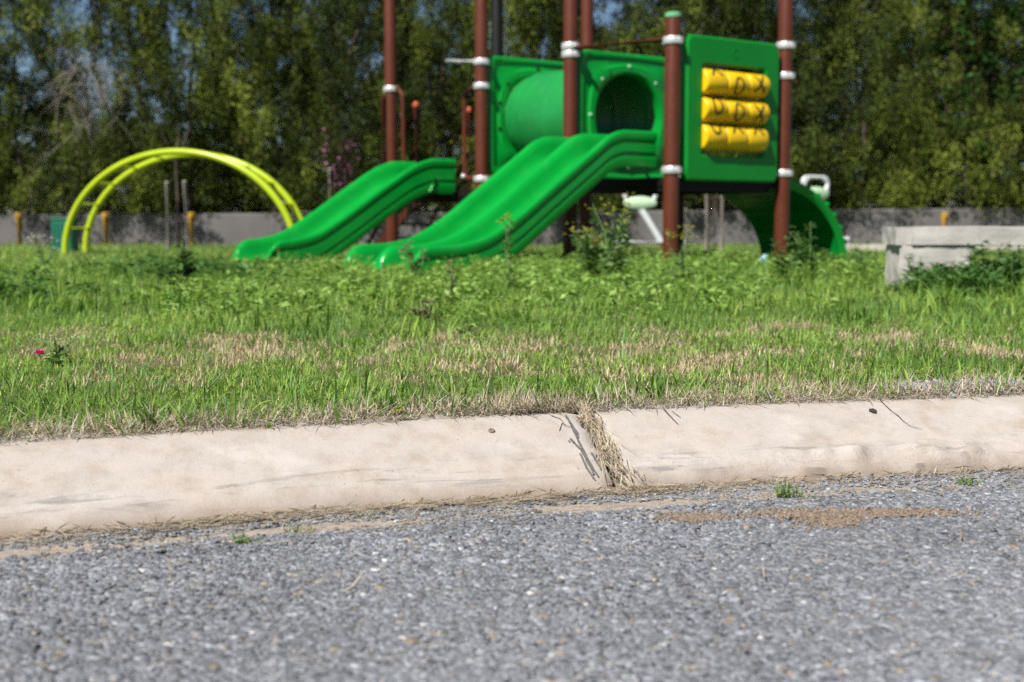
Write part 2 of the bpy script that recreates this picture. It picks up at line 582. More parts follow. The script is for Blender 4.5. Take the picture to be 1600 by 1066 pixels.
# road: from behind the camera up to the kerb foot (tucked 2 cm under it)
ds = np.concatenate([[-0.02], np.linspace(0, 0.5, 40), np.linspace(0.55, 2.0, 30), [4, 8, 14]])
V = []; C = []
for x in xs:
    T = kerb_tan(x)
    for d in ds:
        y = float(kerb_y(x)) - d
        z = -0.002 + 0.004 * (mnoise.noise((x * 3, y * 3, 1))) * (1 if d < 6 else 0)
        V.append((x + d * 0.0, y, z))
        # sand: debris hugging the foot, then a film strip about 7-11 cm out
        s = max(0, min(1, 1.3 - d / 0.07)) * 0.72
        s = max(s, 0.84 * math.exp(-((d - 0.10) / 0.028) ** 2) * (1 if x < 0.55 else max(0, 1 - (x - 0.55) * 2)))
        C.append((s, 0, 0))
nd = len(ds)
Q = [(i * nd + j, i * nd + j + 1, (i + 1) * nd + j + 1, (i + 1) * nd + j) for i in range(len(xs) - 1) for j in range(nd - 1)]
road = link('road', mesh_np('road', V, quads=[q[::-1] for q in Q], col=np.array(C), mats=[M['road']], smooth=True))
tag(road, kind='structure')

# lawn soil behind the kerb
ds2 = np.concatenate([np.linspace(0.19, 0.6, 12), np.linspace(0.8, 4, 14), [6, 9, 13, 18, 25, 40, 80, 160, 330]])
V = []
for x in xs:
    T = kerb_tan(x); nrm = Vector((-T.y, T.x, 0))
    for d in ds2:
        y = float(kerb_y(x)) + nrm.y * 0.19 + (d - 0.19) * 1.0
        xx = x + nrm.x * 0.19 * (1 if abs(x) < 30 else 1) + (x * (d / 300) * 2 if d > 20 else 0)
        z = LAWN - 0.002 + (0.012 * mnoise.noise((x * 5, y * 5, 3)) * min(1, (d - 0.19) / 0.15) if d < 8 else 0)
        if d < 0.2: z = LAWN - 0.006
        V.append((xx, y, z))
nd = len(ds2)
Q = [(i * nd + j, (i + 1) * nd + j, (i + 1) * nd + j + 1, i * nd + j + 1) for i in range(len(xs) - 1) for j in range(nd - 1)]
lawn = link('lawn', mesh_np('lawn', V, quads=Q, mats=[M['soil']], smooth=True))
tag(lawn, kind='structure')

# ------------------------------------------------------------------ kerb of cast units
kerb = bpy.data.objects.new('kerb', None)
COL.objects.link(kerb)
kerb['kind'] = 'structure'
JOINT = 0.180


def kerb_unit(x0, x1, fine, gap=0.012, rough=0.0, seed=0):
    nx = max(4, int((x1 - x0) / (0.009 if fine else 0.25)))
    if fine:      # finer profile
        pr = []
        for a, b in zip(PROF[:-1], PROF[1:]):
            k = max(1, int(math.hypot(b[0] - a[0], b[1] - a[1]) / 0.008)) if 0 <= a[1] else 1
            for i in range(k): pr.append((a[0] + (b[0] - a[0]) * i / k, a[1] + (b[1] - a[1]) * i / k))
        pr.append(PROF[-1])
    else:
        pr = PROF
    V = []; UV = []
    tot = sum(math.hypot(b[0] - a[0], b[1] - a[1]) for a, b in zip(PROF[1:10], PROF[2:11]))
    for i in range(nx + 1):
        f = i / nx
        x = x0 + gap + (x1 - x0 - 2 * gap) * f
        T = kerb_tan(x); nrm = Vector((-T.y, T.x, 0))
        e = min(f, 1 - f) * (x1 - x0)
        edge = max(0, 1 - e / 0.016)
        d = 0
        for k, (o, u) in enumerate(pr):
            if k and pr[k - 1][1] >= 0: d += math.hypot(o - pr[k - 1][0], u - pr[k - 1][1])
            oo, uu = o, u
            if 0 <= u and o < 0.21:
                nz = mnoise.noise((x * 6 + seed, d * 9, 0.3)) * 0.0022 + mnoise.noise((x * 40 + seed, d * 40, 2.3)) * 0.0007
                # broken rendering along the foot
                if rough and d < 0.07:
                    nn = mnoise.fractal((x * 9, d * 22, 5.1), 0.9, 2.1, 4)
                    nz += rough * max(0, nn) * max(0, min(1, (0.07 - d) / 0.02)) * min(1, max(0, (x - 0.22) / 0.25))
                nz -= edge * (0.010 + 0.008 * mnoise.noise((d * 30, seed, 1)))
                oo -= nz * 0.5; uu += nz * 0.85 if u > 0.003 else 0
            x_j = -0.006 * edge * mnoise.noise((d * 25, seed + 4, 7))
            P = Vector((x, float(kerb_y(x)), 0)) + nrm * oo + T * x_j
            V.append((P.x, P.y, uu)); UV.append((x + seed * 3.1, d / tot))
    m = len(pr)
    Q = [(i * m + k, i * m + k + 1, (i + 1) * m + k + 1, (i + 1) * m + k) for i in range(nx) for k in range(m - 1)]
    # end caps as fans of quads/tris
    T3 = []
    for i, s in ((0, 1), (nx, -1)):
        V.append(tuple(np.mean([V[i * m + k] for k in range(m)], axis=0))); UV.append((0, 0.1))
        c = len(V) - 1
        for k in range(m - 1):
            T3.append((c, i * m + k + 1, i * m + k) if s > 0 else (c, i * m + k, i * m + k + 1))
    me = mesh_np('kerb_stone', V, quads=[q[::-1] for q in Q], tris=T3, mats=[M['kerb']], smooth=True)
    uvl = me.uv_layers.new(name='uv')
    li = np.zeros(len(me.loops), dtype=np.int32)
    me.loops.foreach_get('vertex_index', li)
    uvl.data.foreach_set('uv', np.array(UV, dtype=np.float32)[li].ravel())
    try: me.set_sharp_from_angle(angle=math.radians(50))
    except Exception: pass
    return link('kerb_stone', me, kerb)


edges = [JOINT - 1.25 * k for k in range(8, 0, -1)] + [JOINT] + [JOINT + 1.25 * k for k in range(1, 9)]
units = []
for k, (a, b) in enumerate(zip(edges[:-1], edges[1:])):
    vis = (b > -1.3 and a < 1.5)
    ku = kerb_unit(a, b, vis, 0.008 if (abs(a - JOINT) < .01 or abs(b - JOINT) < .01) else 0.006,
                   0.024 if abs(a - JOINT) < .01 else 0.0, k)
    units.append(ku)
    if abs(b - JOINT) < .01: LEFT_UNIT = ku
    if abs(a - JOINT) < .01: RIGHT_UNIT = ku


def ribbon(name, pts, widths, mat, parent, off=0.0012):
    """flat mark lying on the kerb face: pts = photo positions"""
    P = [kerb_from_px(*p) for p in pts]
    # resample
    bm = bmesh.new()
    L = []; R = []
    q = []
    for i in range(len(P) - 1):
        k = 6
        for j in range(k):
            f = j / k
            q.append((P[i][0] + (P[i + 1][0] - P[i][0]) * f, P[i][1] + (P[i + 1][1] - P[i][1]) * f, widths[i] + (widths[i + 1] - widths[i]) * f))
    q.append((*P[-1], widths[-1]))
    for i, (x, t, w) in enumerate(q):
        a = kerb_pt(*q[max(0, i - 1)][:2]); b = kerb_pt(*q[min(len(q) - 1, i + 1)][:2])
        d = (b - a).normalized()
        c = kerb_pt(x, t, off)
        n = (kerb_pt(x, t, 0.01) - kerb_pt(x, t, 0)).normalized()
        s = d.cross(n).normalized() * w * 0.5 * random.uniform(0.75, 1.25)
        L.append(c + s); R.append(c - s)
    loft(bm, [[l, r] for l, r in zip(L, R)], closed=False)
    return bm_obj(name, bm, mat, parent)


mm = 0.001
for pts, w in [
    ([(889, 652), (897, 665), (908, 690), (919, 712), (932, 735), (940, 748)], [5, 6, 5, 6, 5, 3]),
    ([(895, 660), (906, 678), (909, 687)], [3, 6, 4]),
    ([(896, 688), (903, 694), (912, 704), (922, 722), (933, 744)], [5, 5, 4, 5, 4]),
    ([(911, 710), (921, 732), (931, 747), (935, 751)], [4, 5, 4, 2]),
    ([(929, 710), (936, 722), (944, 735)], [5, 4, 4]),
    ([(893, 690), (895, 692)], [3, 3]),
    ([(906, 731), (908, 732)], [2.5, 2.5]),
]:
    ribbon('drip_stain', [(q[0] - 5, q[1]) for q in pts], [x * mm * 0.85 for x in w], M['stain'], LEFT_UNIT, 0.0022)
ribbon('crack', [(1374, 627), (1384, 636), (1392, 643), (1402, 650), (1412, 660), (1424, 668), (1440, 672)], [x * mm for x in (2, 2, 1.6, 2, 1.5, 1.2, .7)], M['crack'], RIGHT_UNIT, 0.0022)


# ------------------------------------------------------------------ road chips, straw, grass (numpy)
def chips_mesh(name, P, size, col, mat, flat=0.6):
    """angular stone chips: jittered boxes"""
    n = len(P)
    cube = np.array([(i, j, k) for i in (-1, 1) for j in (-1, 1) for k in (-1, 1)], dtype=float)
    Vv = cube[None] * (1 + RNG.uniform(-0.45, 0.25, (n, 8, 3)))
    Vv[:, :, 2] *= flat
    Vv[:, 1::2, :2] *= RNG.uniform(0.45, 0.9, (n, 1, 1))      # top smaller
    az = RNG.uniform(0, 2 * np.pi, n); el = RNG.normal(0, 0.22, n)
    ca, sa, ce, se = np.cos(az), np.sin(az), np.cos(el), np.sin(el)
    x, y, z = Vv[..., 0], Vv[..., 1], Vv[..., 2]
    y, z = y * ce[:, None] - z * se[:, None], y * se[:, None] + z * ce[:, None]
    x, y = x * ca[:, None] - y * sa[:, None], x * sa[:, None] + y * ca[:, None]
    Vv = np.stack([x, y, z], -1) * size[:, None, None] * 0.5 + P[:, None, :]
    F = np.array([(0, 1, 3, 2), (4, 6, 7, 5), (0, 4, 5, 1), (2, 3, 7, 6), (1, 5, 7, 3)])
    Q = (F[None] + (np.arange(n) * 8)[:, None, None]).reshape(-1, 4)
    return mesh_np(name, Vv.reshape(-1, 3), quads=Q, col=np.repeat(col, 8, 0), mats=[mat])


def blades(name, root, az, length, width, lean, curl, cb, ct, mat, segs=3, twist=0.0):
    """tapered bent blades"""
    n = len(root)
    ts = np.linspace(0, 1, segs + 1)
    V = np.zeros((n, 2 * segs + 1, 3)); C = np.zeros((n, 2 * segs + 1, 3))
    fx, fy = np.cos(az), np.sin(az)
    pos = root.copy()
    ang = lean.copy()
    sx, sy = -fy, fx
    tw = RNG.normal(0, twist, n) if twist else np.zeros(n)
    for k, t in enumerate(ts):
        w = width * (1 - t ** 1.6) * (0.75 + 0.5 * min(1, t * 4)) * 0.5
        c = cb + (ct - cb) * t
        if k < segs:
            ox, oy, oz = sx * np.cos(tw * t), sy * np.cos(tw * t), np.sin(tw * t)
            V[:, 2 * k] = pos + np.stack([ox * w, oy * w, oz * w], -1)
            V[:, 2 * k + 1] = pos - np.stack([ox * w, oy * w, oz * w], -1)
            C[:, 2 * k] = C[:, 2 * k + 1] = c
            h = length / segs
            pos = pos + np.stack([fx * np.sin(ang) * h, fy * np.sin(ang) * h, np.cos(ang) * h], -1)
            ang = ang + curl / segs
        else:
            V[:, 2 * k] = pos; C[:, 2 * k] = c
    q = []
    for k in range(segs - 1): q.append((2 * k, 2 * k + 1, 2 * k + 3, 2 * k + 2))
    b = (np.arange(n) * (2 * segs + 1))
    Q = (np.array(q)[None] + b[:, None, None]).reshape(-1, 4)
    T = np.array([2 * segs - 2, 2 * segs - 1, 2 * segs])[None] + b[:, None]
    return mesh_np(name, V.reshape(-1, 3), quads=Q, tris=T, col=C.reshape(-1, 3), mats=[mat])


# chips of the road
nch = 210000
cx = RNG.uniform(-1.3, 1.5, nch)
cd = RNG.uniform(0.0, 1.0, nch) ** 0.85 * 1.35
cy = kerb_y(cx) - cd
sandy = np.maximum(np.exp(-((cd - 0.10) / 0.032) ** 2) * np.clip(1 - (cx - 0.55) * 2, 0, 1), np.clip(1.25 - cd / 0.07, 0, 1) * 0.62)
sandy = sandy * np.clip(-0.25 + 2.0 * fbm(cx * 5, cy * 14, 5), 0, 1.3)
keep = (RNG.random(nch) > sandy * 1.5) & (cy > 1.0)
keep &= (np.abs(cx) < 0.40 * cy + 0.22)
cx, cy, cd = cx[keep], cy[keep], cd[keep]
n = len(cx)
sz = np.clip(RNG.lognormal(math.log(0.0043), 0.36, n), 0.003, 0.014)
sz = np.where((cd < 0.16) & (cx < 0.6), np.minimum(sz * 0.8, 0.008), sz)
tone = np.clip(RNG.normal(0.5, 0.20, n) + (fbm(cx * 2.2, cy * 2.2, 8) - 0.5) * 0.5, 0, 1)
base = 0.10 + 0.33 * tone ** 1.5
colr = np.stack([base * 0.935, base * 0.985, base * 1.08], -1)
u_ = RNG.random(n)
warm = u_ < 0.035
colr[warm] = np.stack([base * 1.25, base * 1.02, base * 0.75], -1)[warm]
lightc = u_ > 0.995
colr[lightc] = RNG.uniform(0.42, 0.6, (lightc.sum(), 1)) * np.array([1, 0.985, 0.96])
P = np.stack([cx, cy, sz * RNG.uniform(-0.10, 0.05, n)], -1)
tag(link('road_chips', chips_mesh('road_chips', P, sz * 1.3, colr, M['chip'], 0.26)), kind='stuff')

# brown dirt patches on the road (dried mud): low mounds of grit
def grit_patch(name, blobs, ncount, cols, szr, h, hz=0.0):
    P = []; Cc = []; S = []
    for _ in range(ncount):
        a, b, rx, ry = random.choice(blobs)
        p = at_height(a + random.gauss(0, rx), b + random.gauss(0, ry), h)
        P.append((p.x, p.y, h + random.uniform(0, hz))); c = random.choice(cols); k = random.uniform(0.75, 1.25)
        Cc.append(tuple(v * k for v in c)); S.append(random.uniform(*szr))
    return link(name, chips_mesh(name, np.array(P), np.array(S), np.array(Cc), M['chip'], 0.5))


tag(grit_patch('dried_mud', [(1330, 801, 75, 4), (1260, 804, 45, 4), (1400, 801, 60, 3), (1300, 815, 26, 5), (1085, 808, 34, 4)], 3000,
               [(0.21, 0.158, 0.115), (0.26, 0.195, 0.14), (0.165, 0.125, 0.095)], (0.0015, 0.0045), 0.002, 0.0015), kind='stuff')
tag(grit_patch('grey_gravel', [(1480, 606, 38, 4), (1550, 603, 30, 4), (1440, 607, 25, 3)], 2600,
               [(0.24, 0.25, 0.27), (0.34, 0.35, 0.37), (0.15, 0.16, 0.18), (0.30, 0.26, 0.21)], (0.004, 0.011), LAWN + 0.002, 0.006), kind='stuff')

STRAW = np.array([(0.46, 0.375, 0.26), (0.38, 0.305, 0.21), (0.56, 0.47, 0.34), (0.26, 0.205, 0.15), (0.43, 0.385, 0.32)])


def straw_cols(n):
    c = STRAW[RNG.integers(0, len(STRAW), n)] * RNG.uniform(0.8, 1.15, (n, 1))
    return c, c * RNG.uniform(0.9, 1.15, (n, 1))


# straw litter along the gutter
n = 5200
sx_ = RNG.uniform(-1.25, 1.5, n)
sd = np.where(RNG.random(n) < 0.75, np.abs(RNG.normal(0.0, 0.03, n)), RNG.uniform(0, 0.2, n))
dens = fbm(sx_ * 4, sd * 4, 21) + np.clip(-sx_ * 0.1, -0.1, 0.1)
k = RNG.random(n) < np.clip((dens - 0.25) * 2.2, 0.1, 1)
sx_, sd = sx_[k], sd[k]; n = len(sx_)
root = np.stack([sx_, kerb_y(sx_) - sd - 0.001, np.full(n, 0.003) + RNG.uniform(0.0, 0.005, n)], -1)
az = RNG.normal(0.3, 0.45, n) + np.pi * RNG.integers(0, 2, n)
cb, ct = straw_cols(n)
tag(link('straw_litter', blades('straw_litter', root, az, RNG.uniform(0.012, 0.06, n), RNG.uniform(0.0008, 0.0022, n), np.full(n, 1.52) + RNG.normal(0, 0.07, n),
                                RNG.normal(0, 0.18, n), cb, ct, M['straw'], 3)), kind='stuff')
# straw scattered on the road itself
n = 260
sx_ = RNG.uniform(-1.1, 1.3, n); sd = RNG.uniform(0.1, 1.0, n)
root = np.stack([sx_, kerb_y(sx_) - sd, np.full(n, 0.008)], -1)
cb, ct = straw_cols(n)
tag(link('road_straw', blades('road_straw', root, RNG.normal(0.2, 0.6, n), RNG.uniform(0.015, 0.07, n), RNG.uniform(0.001, 0.0025, n), np.full(n, 1.5),
                              RNG.normal(0, 0.3, n), cb, ct, M['straw'], 3)), kind='stuff')

# dried grass stuffed in the kerb joint, fanning out over the road
n = 500
tt = RNG.uniform(0, 1.12, n)
wid = 0.006 + 0.009 * np.clip(1 - tt, 0, 1) ** 1.2
root = np.zeros((n, 3)); az = np.zeros(n); lean = np.zeros(n)
for i in range(n):
    t = min(1, tt[i]); x = JOINT + RNG.normal(0.002, wid[i])
    if t < 0.25: x += abs(RNG.normal(0, 0.045)) * (1 - t / 0.25)
    p = kerb_pt(x, t, RNG.uniform(-0.004, 0.013 - 0.004 * t))
    if tt[i] < 0.10:
        p.y -= RNG.uniform(0, 0.02)
        p.z = RNG.uniform(0.002, 0.015)
    root[i] = p
    T = kerb_tan(x)
    az[i] = math.atan2(-T.x, T.y) + RNG.normal(0, 0.36) + (math.pi if RNG.random() < 0.2 else 0)
    lean[i] = 2.05 + RNG.normal(0, 0.16) if abs(((az[i] + math.pi / 2 + math.pi) % (2 * math.pi)) - math.pi) < 1.2 else 1.0
    if tt[i] < 0.1: lean[i] = 1.45
cb, ct = straw_cols(n)
tag(link('joint_straw', blades('joint_straw', root, az, RNG.uniform(0.014, 0.055, n), RNG.uniform(0.0006, 0.0017, n), lean, RNG.normal(0, 0.35, n), cb, ct, M['straw'], 3, 0.5)), kind='stuff')

# thatch along the kerb top
n = 13000
sx_ = RNG.uniform(-1.4, 1.75, n)
sd = np.abs(RNG.normal(0.0, 0.085, n)) * (0.6 + 0.8 * vnoise(sx_ * 5, sx_ * 0 + 3, 77)) + 0.184
jj = RNG.random(n) < 0.10
sx_[jj] = RNG.normal(0.10, 0.05, jj.sum())
root = np.stack([sx_ - 0.3 * sd, kerb_y(sx_) + sd * 0.96, np.full(n, LAWN) + RNG.uniform(-0.002, 0.012, n)], -1)
cb, ct = straw_cols(n)
grey = RNG.random((n, 1)) < 0.45
cb = np.where(grey, cb * np.array([0.85, 0.86, 0.95]), cb); ct = np.where(grey, ct * np.array([0.95, 0.95, 1.02]), ct)
tag(link('thatch', blades('thatch', root, RNG.uniform(0, 6.28, n), RNG.uniform(0.012, 0.05, n), RNG.uniform(0.0009, 0.0022, n), RNG.normal(1.2, 0.35, n), RNG.normal(0, 0.7, n), cb, ct, M['straw'], 3, 0.4)), kind='stuff')

# ---- lawn grass
DRY = [(440, 545, 90, 12), (300, 540, 60, 9), (230, 560, 60, 12), (900, 545, 130, 13), (1010, 540, 70, 10), (690, 530, 60, 9), (1250, 588, 90, 14), (1120, 565, 90, 10),
       (160, 590, 60, 10), (360, 525, 60, 8), (1420, 530, 60, 9), (800, 560, 60, 12), (600, 560, 50, 10), (1320, 520, 40, 8), (60, 545, 50, 10), (1060, 585, 60, 10)]
for _ in range(46):
    DRY.append((random.uniform(0, 1600), random.uniform(505, 600), random.uniform(12, 45), random.uniform(4, 9)))
DRYW = []
for a, b, rx, ry in DRY:
    p = at_height(a, b + 6, LAWN); q = at_height(a, b + 6 + ry, LAWN)
    DRYW.append((p.x, p.y, rx / 2000 * p.y, max(0.06, (p.y - q.y) * 1.0)))


def dryness(x, y):
    d = np.zeros_like(x)
    for a, b, rx, ry in DRYW:
        d = np.maximum(d, np.exp(-(((x - a) / rx) ** 2 + ((y - b) / ry) ** 2)))
    return np.clip(d * np.clip(2.8 * (fbm(x * 9, y * 9, 61, 4) - 0.28), 0, 1), 0, 1)


def green_cols(n, x, y):
    t = np.clip(fbm(x * 1.6, y * 1.6, 31) * 1.1 + RNG.random(n) * 0.55 - 0.33, 0, 1)[:, None]
    a = np.array((0.085, 0.200, 0.028)); b = np.array((0.330, 0.510, 0.105))
    ct = (a + (b - a) * t) * RNG.uniform(0.75, 1.25, (n, 1))
    yl = RNG.random((n, 1)) < 0.10
    ct = np.where(yl, ct * np.array([1.55, 1.25, 1.2]), ct)
    bl = RNG.random((n, 1)) < 0.12
    ct = np.where(bl, ct * np.array([0.75, 0.9, 1.6]), ct)
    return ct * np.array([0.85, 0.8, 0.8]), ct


def sward(y0, y1, dens, lmean, wmean, seed, sparse_kerb=False):
    hw = 0.44 * y1 + 0.7
    n = int(dens * (y1 - y0) * 2 * hw)
    x = RNG.uniform(-hw, hw, n); y = RNG.uniform(y0, y1, n)
    ok = np.abs(x) < 0.44 * y + 0.7
    edge = y - (kerb_y(x) + 0.20)
    ok &= edge > 0
    ok &= (RNG.random(n) < np.clip(0.12 + edge / 0.13, 0, 1)) if sparse_kerb else True
    # bare gravelly spot by the kerb on the right and the opening above the joint
    for gx, gy, rx, ry in GAPS:
        ok &= ((x - gx) / rx) ** 2 + ((y - gy) / ry) ** 2 > RNG.uniform(0.3, 1.2, n)
    x, y, edge = x[ok], y[ok], edge[ok]
    n = len(x)
    clump = fbm(x * 6, y * 6, seed) 
    big = fbm(x * 0.9, y * 0.9, seed + 9)
    d = dryness(x, y)
    isdry = RNG.random(n) < np.clip(d * 1.7 + 0.14 + 0.5 * np.exp(-edge / 0.08) * (1 if sparse_kerb else 0), 0, 0.93)
    L = lmean * np.clip(RNG.lognormal(0, 0.35, n), 0.4, 2.4) * (0.55 + 0.9 * clump) * (0.75 + 0.5 * big) * (1 - 0.50 * d)
    L = np.where(isdry, L * 0.7, L)
    W = wmean * RNG.uniform(0.6, 1.35, n)
    W = np.where(isdry, W * 0.8, W)
    cb, ct = green_cols(n, x, y)
    db, dt = straw_cols(n)
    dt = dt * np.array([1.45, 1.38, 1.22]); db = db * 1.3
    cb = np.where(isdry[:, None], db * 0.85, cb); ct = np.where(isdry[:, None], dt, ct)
    lean = np.abs(RNG.normal(0.8, 0.5, n)) + np.where(isdry, 0.25, 0)
    root = np.stack([x, y, np.full(n, LAWN - 0.006)], -1)
    return root, RNG.uniform(0, 6.283, n), L, W, lean, RNG.normal(0.7, 0.8, n), cb, ct


gp1 = at_height(1490, 607, LAWN); gp2 = at_height(905, 636, LAWN); gp3 = at_height(60, 680, LAWN)
GAPS = [(gp1.x, gp1.y, 0.13, 0.11), (gp1.x + 0.15, gp1.y + .03, 0.1, 0.08), (gp2.x, gp2.y, 0.06, 0.07), (gp3.x, gp3.y, 0.13, 0.06)]
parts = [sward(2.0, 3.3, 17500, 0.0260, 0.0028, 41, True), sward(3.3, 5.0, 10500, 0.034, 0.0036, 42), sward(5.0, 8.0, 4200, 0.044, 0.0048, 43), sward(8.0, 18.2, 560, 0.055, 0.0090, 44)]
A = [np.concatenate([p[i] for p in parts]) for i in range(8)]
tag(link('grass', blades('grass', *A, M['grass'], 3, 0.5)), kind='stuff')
print('grass blades', len(A[0]))

# pale dead sward in the dry patches
DX = []
for a, b, rx, ry in DRYW:
    m = int(14000 * rx * ry * 4)
    DX.append(np.stack([RNG.normal(a, rx * 1.0, m), RNG.normal(b, ry * 1.0, m)], -1))
DX = np.concatenate(DX)
DX = DX[(RNG.random(len(DX)) < 2.6 * (fbm(DX[:, 0] * 9, DX[:, 1] * 9, 61, 4) - 0.33)) & (DX[:, 1] > kerb_y(DX[:, 0]) + 0.3)]
n = len(DX)
cb, ct = straw_cols(n)
tag(link('dry_grass', blades('dry_grass', np.concatenate([DX, np.full((n, 1), LAWN - 0.004)], 1), RNG.uniform(0, 6.283, n), RNG.uniform(0.012, 0.034, n), RNG.uniform(0.0018, 0.0034, n),
                             np.abs(RNG.normal(0.6, 0.45, n)), RNG.normal(0.5, 0.6, n), cb * 1.3, ct * np.array([1.5, 1.42, 1.22]), M['grass'], 2, 0.5)), kind='stuff')
print('dry', n)

# ragged tall clumps standing above the lawn
TX = []; nb = []
for _ in range(330):
    px_, py_ = random.uniform(-60, 1660), random.choice([random.gauss(440, 14), random.gauss(428, 8), random.gauss(470, 20)])
    q = at_height(px_, max(415, py_), LAWN)
    k = random.randint(14, 40); hh = random.uniform(0.55, 1.25); tn = random.random()
    for _ in range(k): TX.append((q.x + random.gauss(0, .05), q.y + random.gauss(0, .06), hh, tn))
TX = np.array(TX); n = len(TX)
ct = (np.array((0.07, 0.18, 0.025)) + (np.array((0.30, 0.44, 0.08)) - np.array((0.07, 0.18, 0.025))) * np.clip(TX[:, 3:4] + RNG.normal(0, .15, (n, 1)), 0, 1)) * RNG.uniform(0.8, 1.2, (n, 1))
tag(link('tall_grass', blades('tall_grass', np.stack([TX[:, 0], TX[:, 1], np.full(n, LAWN - 0.005)], -1), RNG.uniform(0, 6.283, n), 0.105 * TX[:, 2] * RNG.uniform(0.5, 1.25, n), RNG.uniform(0.004, 0.009, n),
                              np.abs(RNG.normal(0.25, 0.2, n)), RNG.normal(0.8, 0.5, n), ct * 0.8, ct, M['grass'], 4, 0.5)), kind='stuff')

# long loose runners near the front edge
n = 900
x = RNG.uniform(-1.2, 1.5, n); y = kerb_y(x) + 0.2 + np.abs(RNG.normal(0.04, 0.25, n))
cb, ct = green_cols(n, x, y)
A2 = (np.stack([x, y, np.full(n, LAWN)], -1), RNG.uniform(0, 6.28, n), RNG.uniform(0.03, 0.085, n), RNG.uniform(0.0022, 0.005, n), np.abs(RNG.normal(0.5, 0.3, n)), RNG.normal(0.8, 0.5, n), cb * 0.9, ct * 0.9)
tag(link('long_grass', blades('long_grass', *A2, M['grass'], 5, 0.4)), kind='stuff')


# ------------------------------------------------------------------ leaves in bulk
def leaves_np(P, D, Nn, L, W, col, fold=0.25):
    """diamond leaves: base P, direction D, normal Nn"""
    S = np.cross(D, Nn)
    S /= np.linalg.norm(S, axis=1, keepdims=True) + 1e-9
    Nn = np.cross(S, D)
    n = len(P)
    V = np.zeros((n, 4, 3))
    mid = P + D * (L * 0.45)[:, None]
    V[:, 0] = P
    V[:, 1] = mid + S * (W * 0.5)[:, None] + Nn * (W * fold * 0.5)[:, None]
    V[:, 2] = P + D * L[:, None] - Nn * (L * 0.12)[:, None]
    V[:, 3] = mid - S * (W * 0.5)[:, None] + Nn * (W * fold * 0.5)[:, None]
    b = np.arange(n)[:, None] * 4
    T = np.concatenate([b + np.array([[0, 1, 2]]), b + np.array([[0, 2, 3]])])
    return V.reshape(-1, 3), T, np.repeat(col, 4, 0)


def unit(v):
    return v / (np.linalg.norm(v, axis=1, keepdims=True) + 1e-9)


# low leafy weed cover among the grass
def weed_cover(name, spots, per, leaf, lw, cA, cB, hgt):
    Ps = []; Ds = []; Hs = []
    for (px, py, rx, ry, k) in spots:
        for _ in range(k):
            p = at_height(px + random.gauss(0, rx), py + random.gauss(0, ry), LAWN)
            if p.y > 17 or p.y < 2.4: continue
            h = hgt * random.uniform(0.4, 1.1)
            for i in range(per):
                a = random.uniform(0, 6.28)
                r = random.uniform(0, 0.5) * h
                Ps.append((p.x + math.cos(a) * r, p.y + math.sin(a) * r, LAWN + h * random.random() ** 0.8))
                Ds.append((math.cos(a), math.sin(a), random.uniform(-0.2, 0.9)))
    P = np.array(Ps); D = unit(np.array(Ds)); n = len(P)
    Nn = unit(np.stack([RNG.normal(0, .4, n), RNG.normal(0, .4, n), np.ones(n)], -1))
    L = leaf * RNG.uniform(0.6, 1.4, n)
    t = RNG.random((n, 1))
    col = (np.array(cA) + (np.array(cB) - np.array(cA)) * t) * RNG.uniform(0.8, 1.2, (n, 1))
    V, T, Cc = leaves_np(P, D, Nn, L, L * lw, col)
    tag(link(name, mesh_np(name, V, tris=T, col=Cc, mats=[M['leaf']])), kind='stuff')


weed_cover('leafy_weeds', [(860, 436, 90, 14, 190), (960, 424, 80, 8, 200), (780, 424, 70, 6, 80), (1080, 424, 60, 6, 70), (700, 455, 60, 10, 40), (560, 455, 60, 10, 30), (1230, 428, 60, 8, 80), (1330, 430, 50, 8, 60),
                           (640, 480, 200, 14, 60), (380, 470, 90, 12, 40), (1100, 460, 120, 14, 60), (120, 430, 80, 8, 50), (500, 430, 80, 6, 60)],
           22, 0.032, 0.5, (0.12, 0.25, 0.04), (0.32, 0.46, 0.12), 0.115)
weed_cover('dark_weeds', [(1560, 445, 40, 8, 90), (1530, 455, 50, 6, 60), (1470, 455, 30, 6, 40), (1300, 418, 35, 5, 40), (260, 432, 50, 6, 50), (330, 440, 60, 6, 40), (40, 470, 40, 8, 20)],
           24, 0.045, 0.42, (0.045, 0.12, 0.028), (0.11, 0.21, 0.05), 0.12)


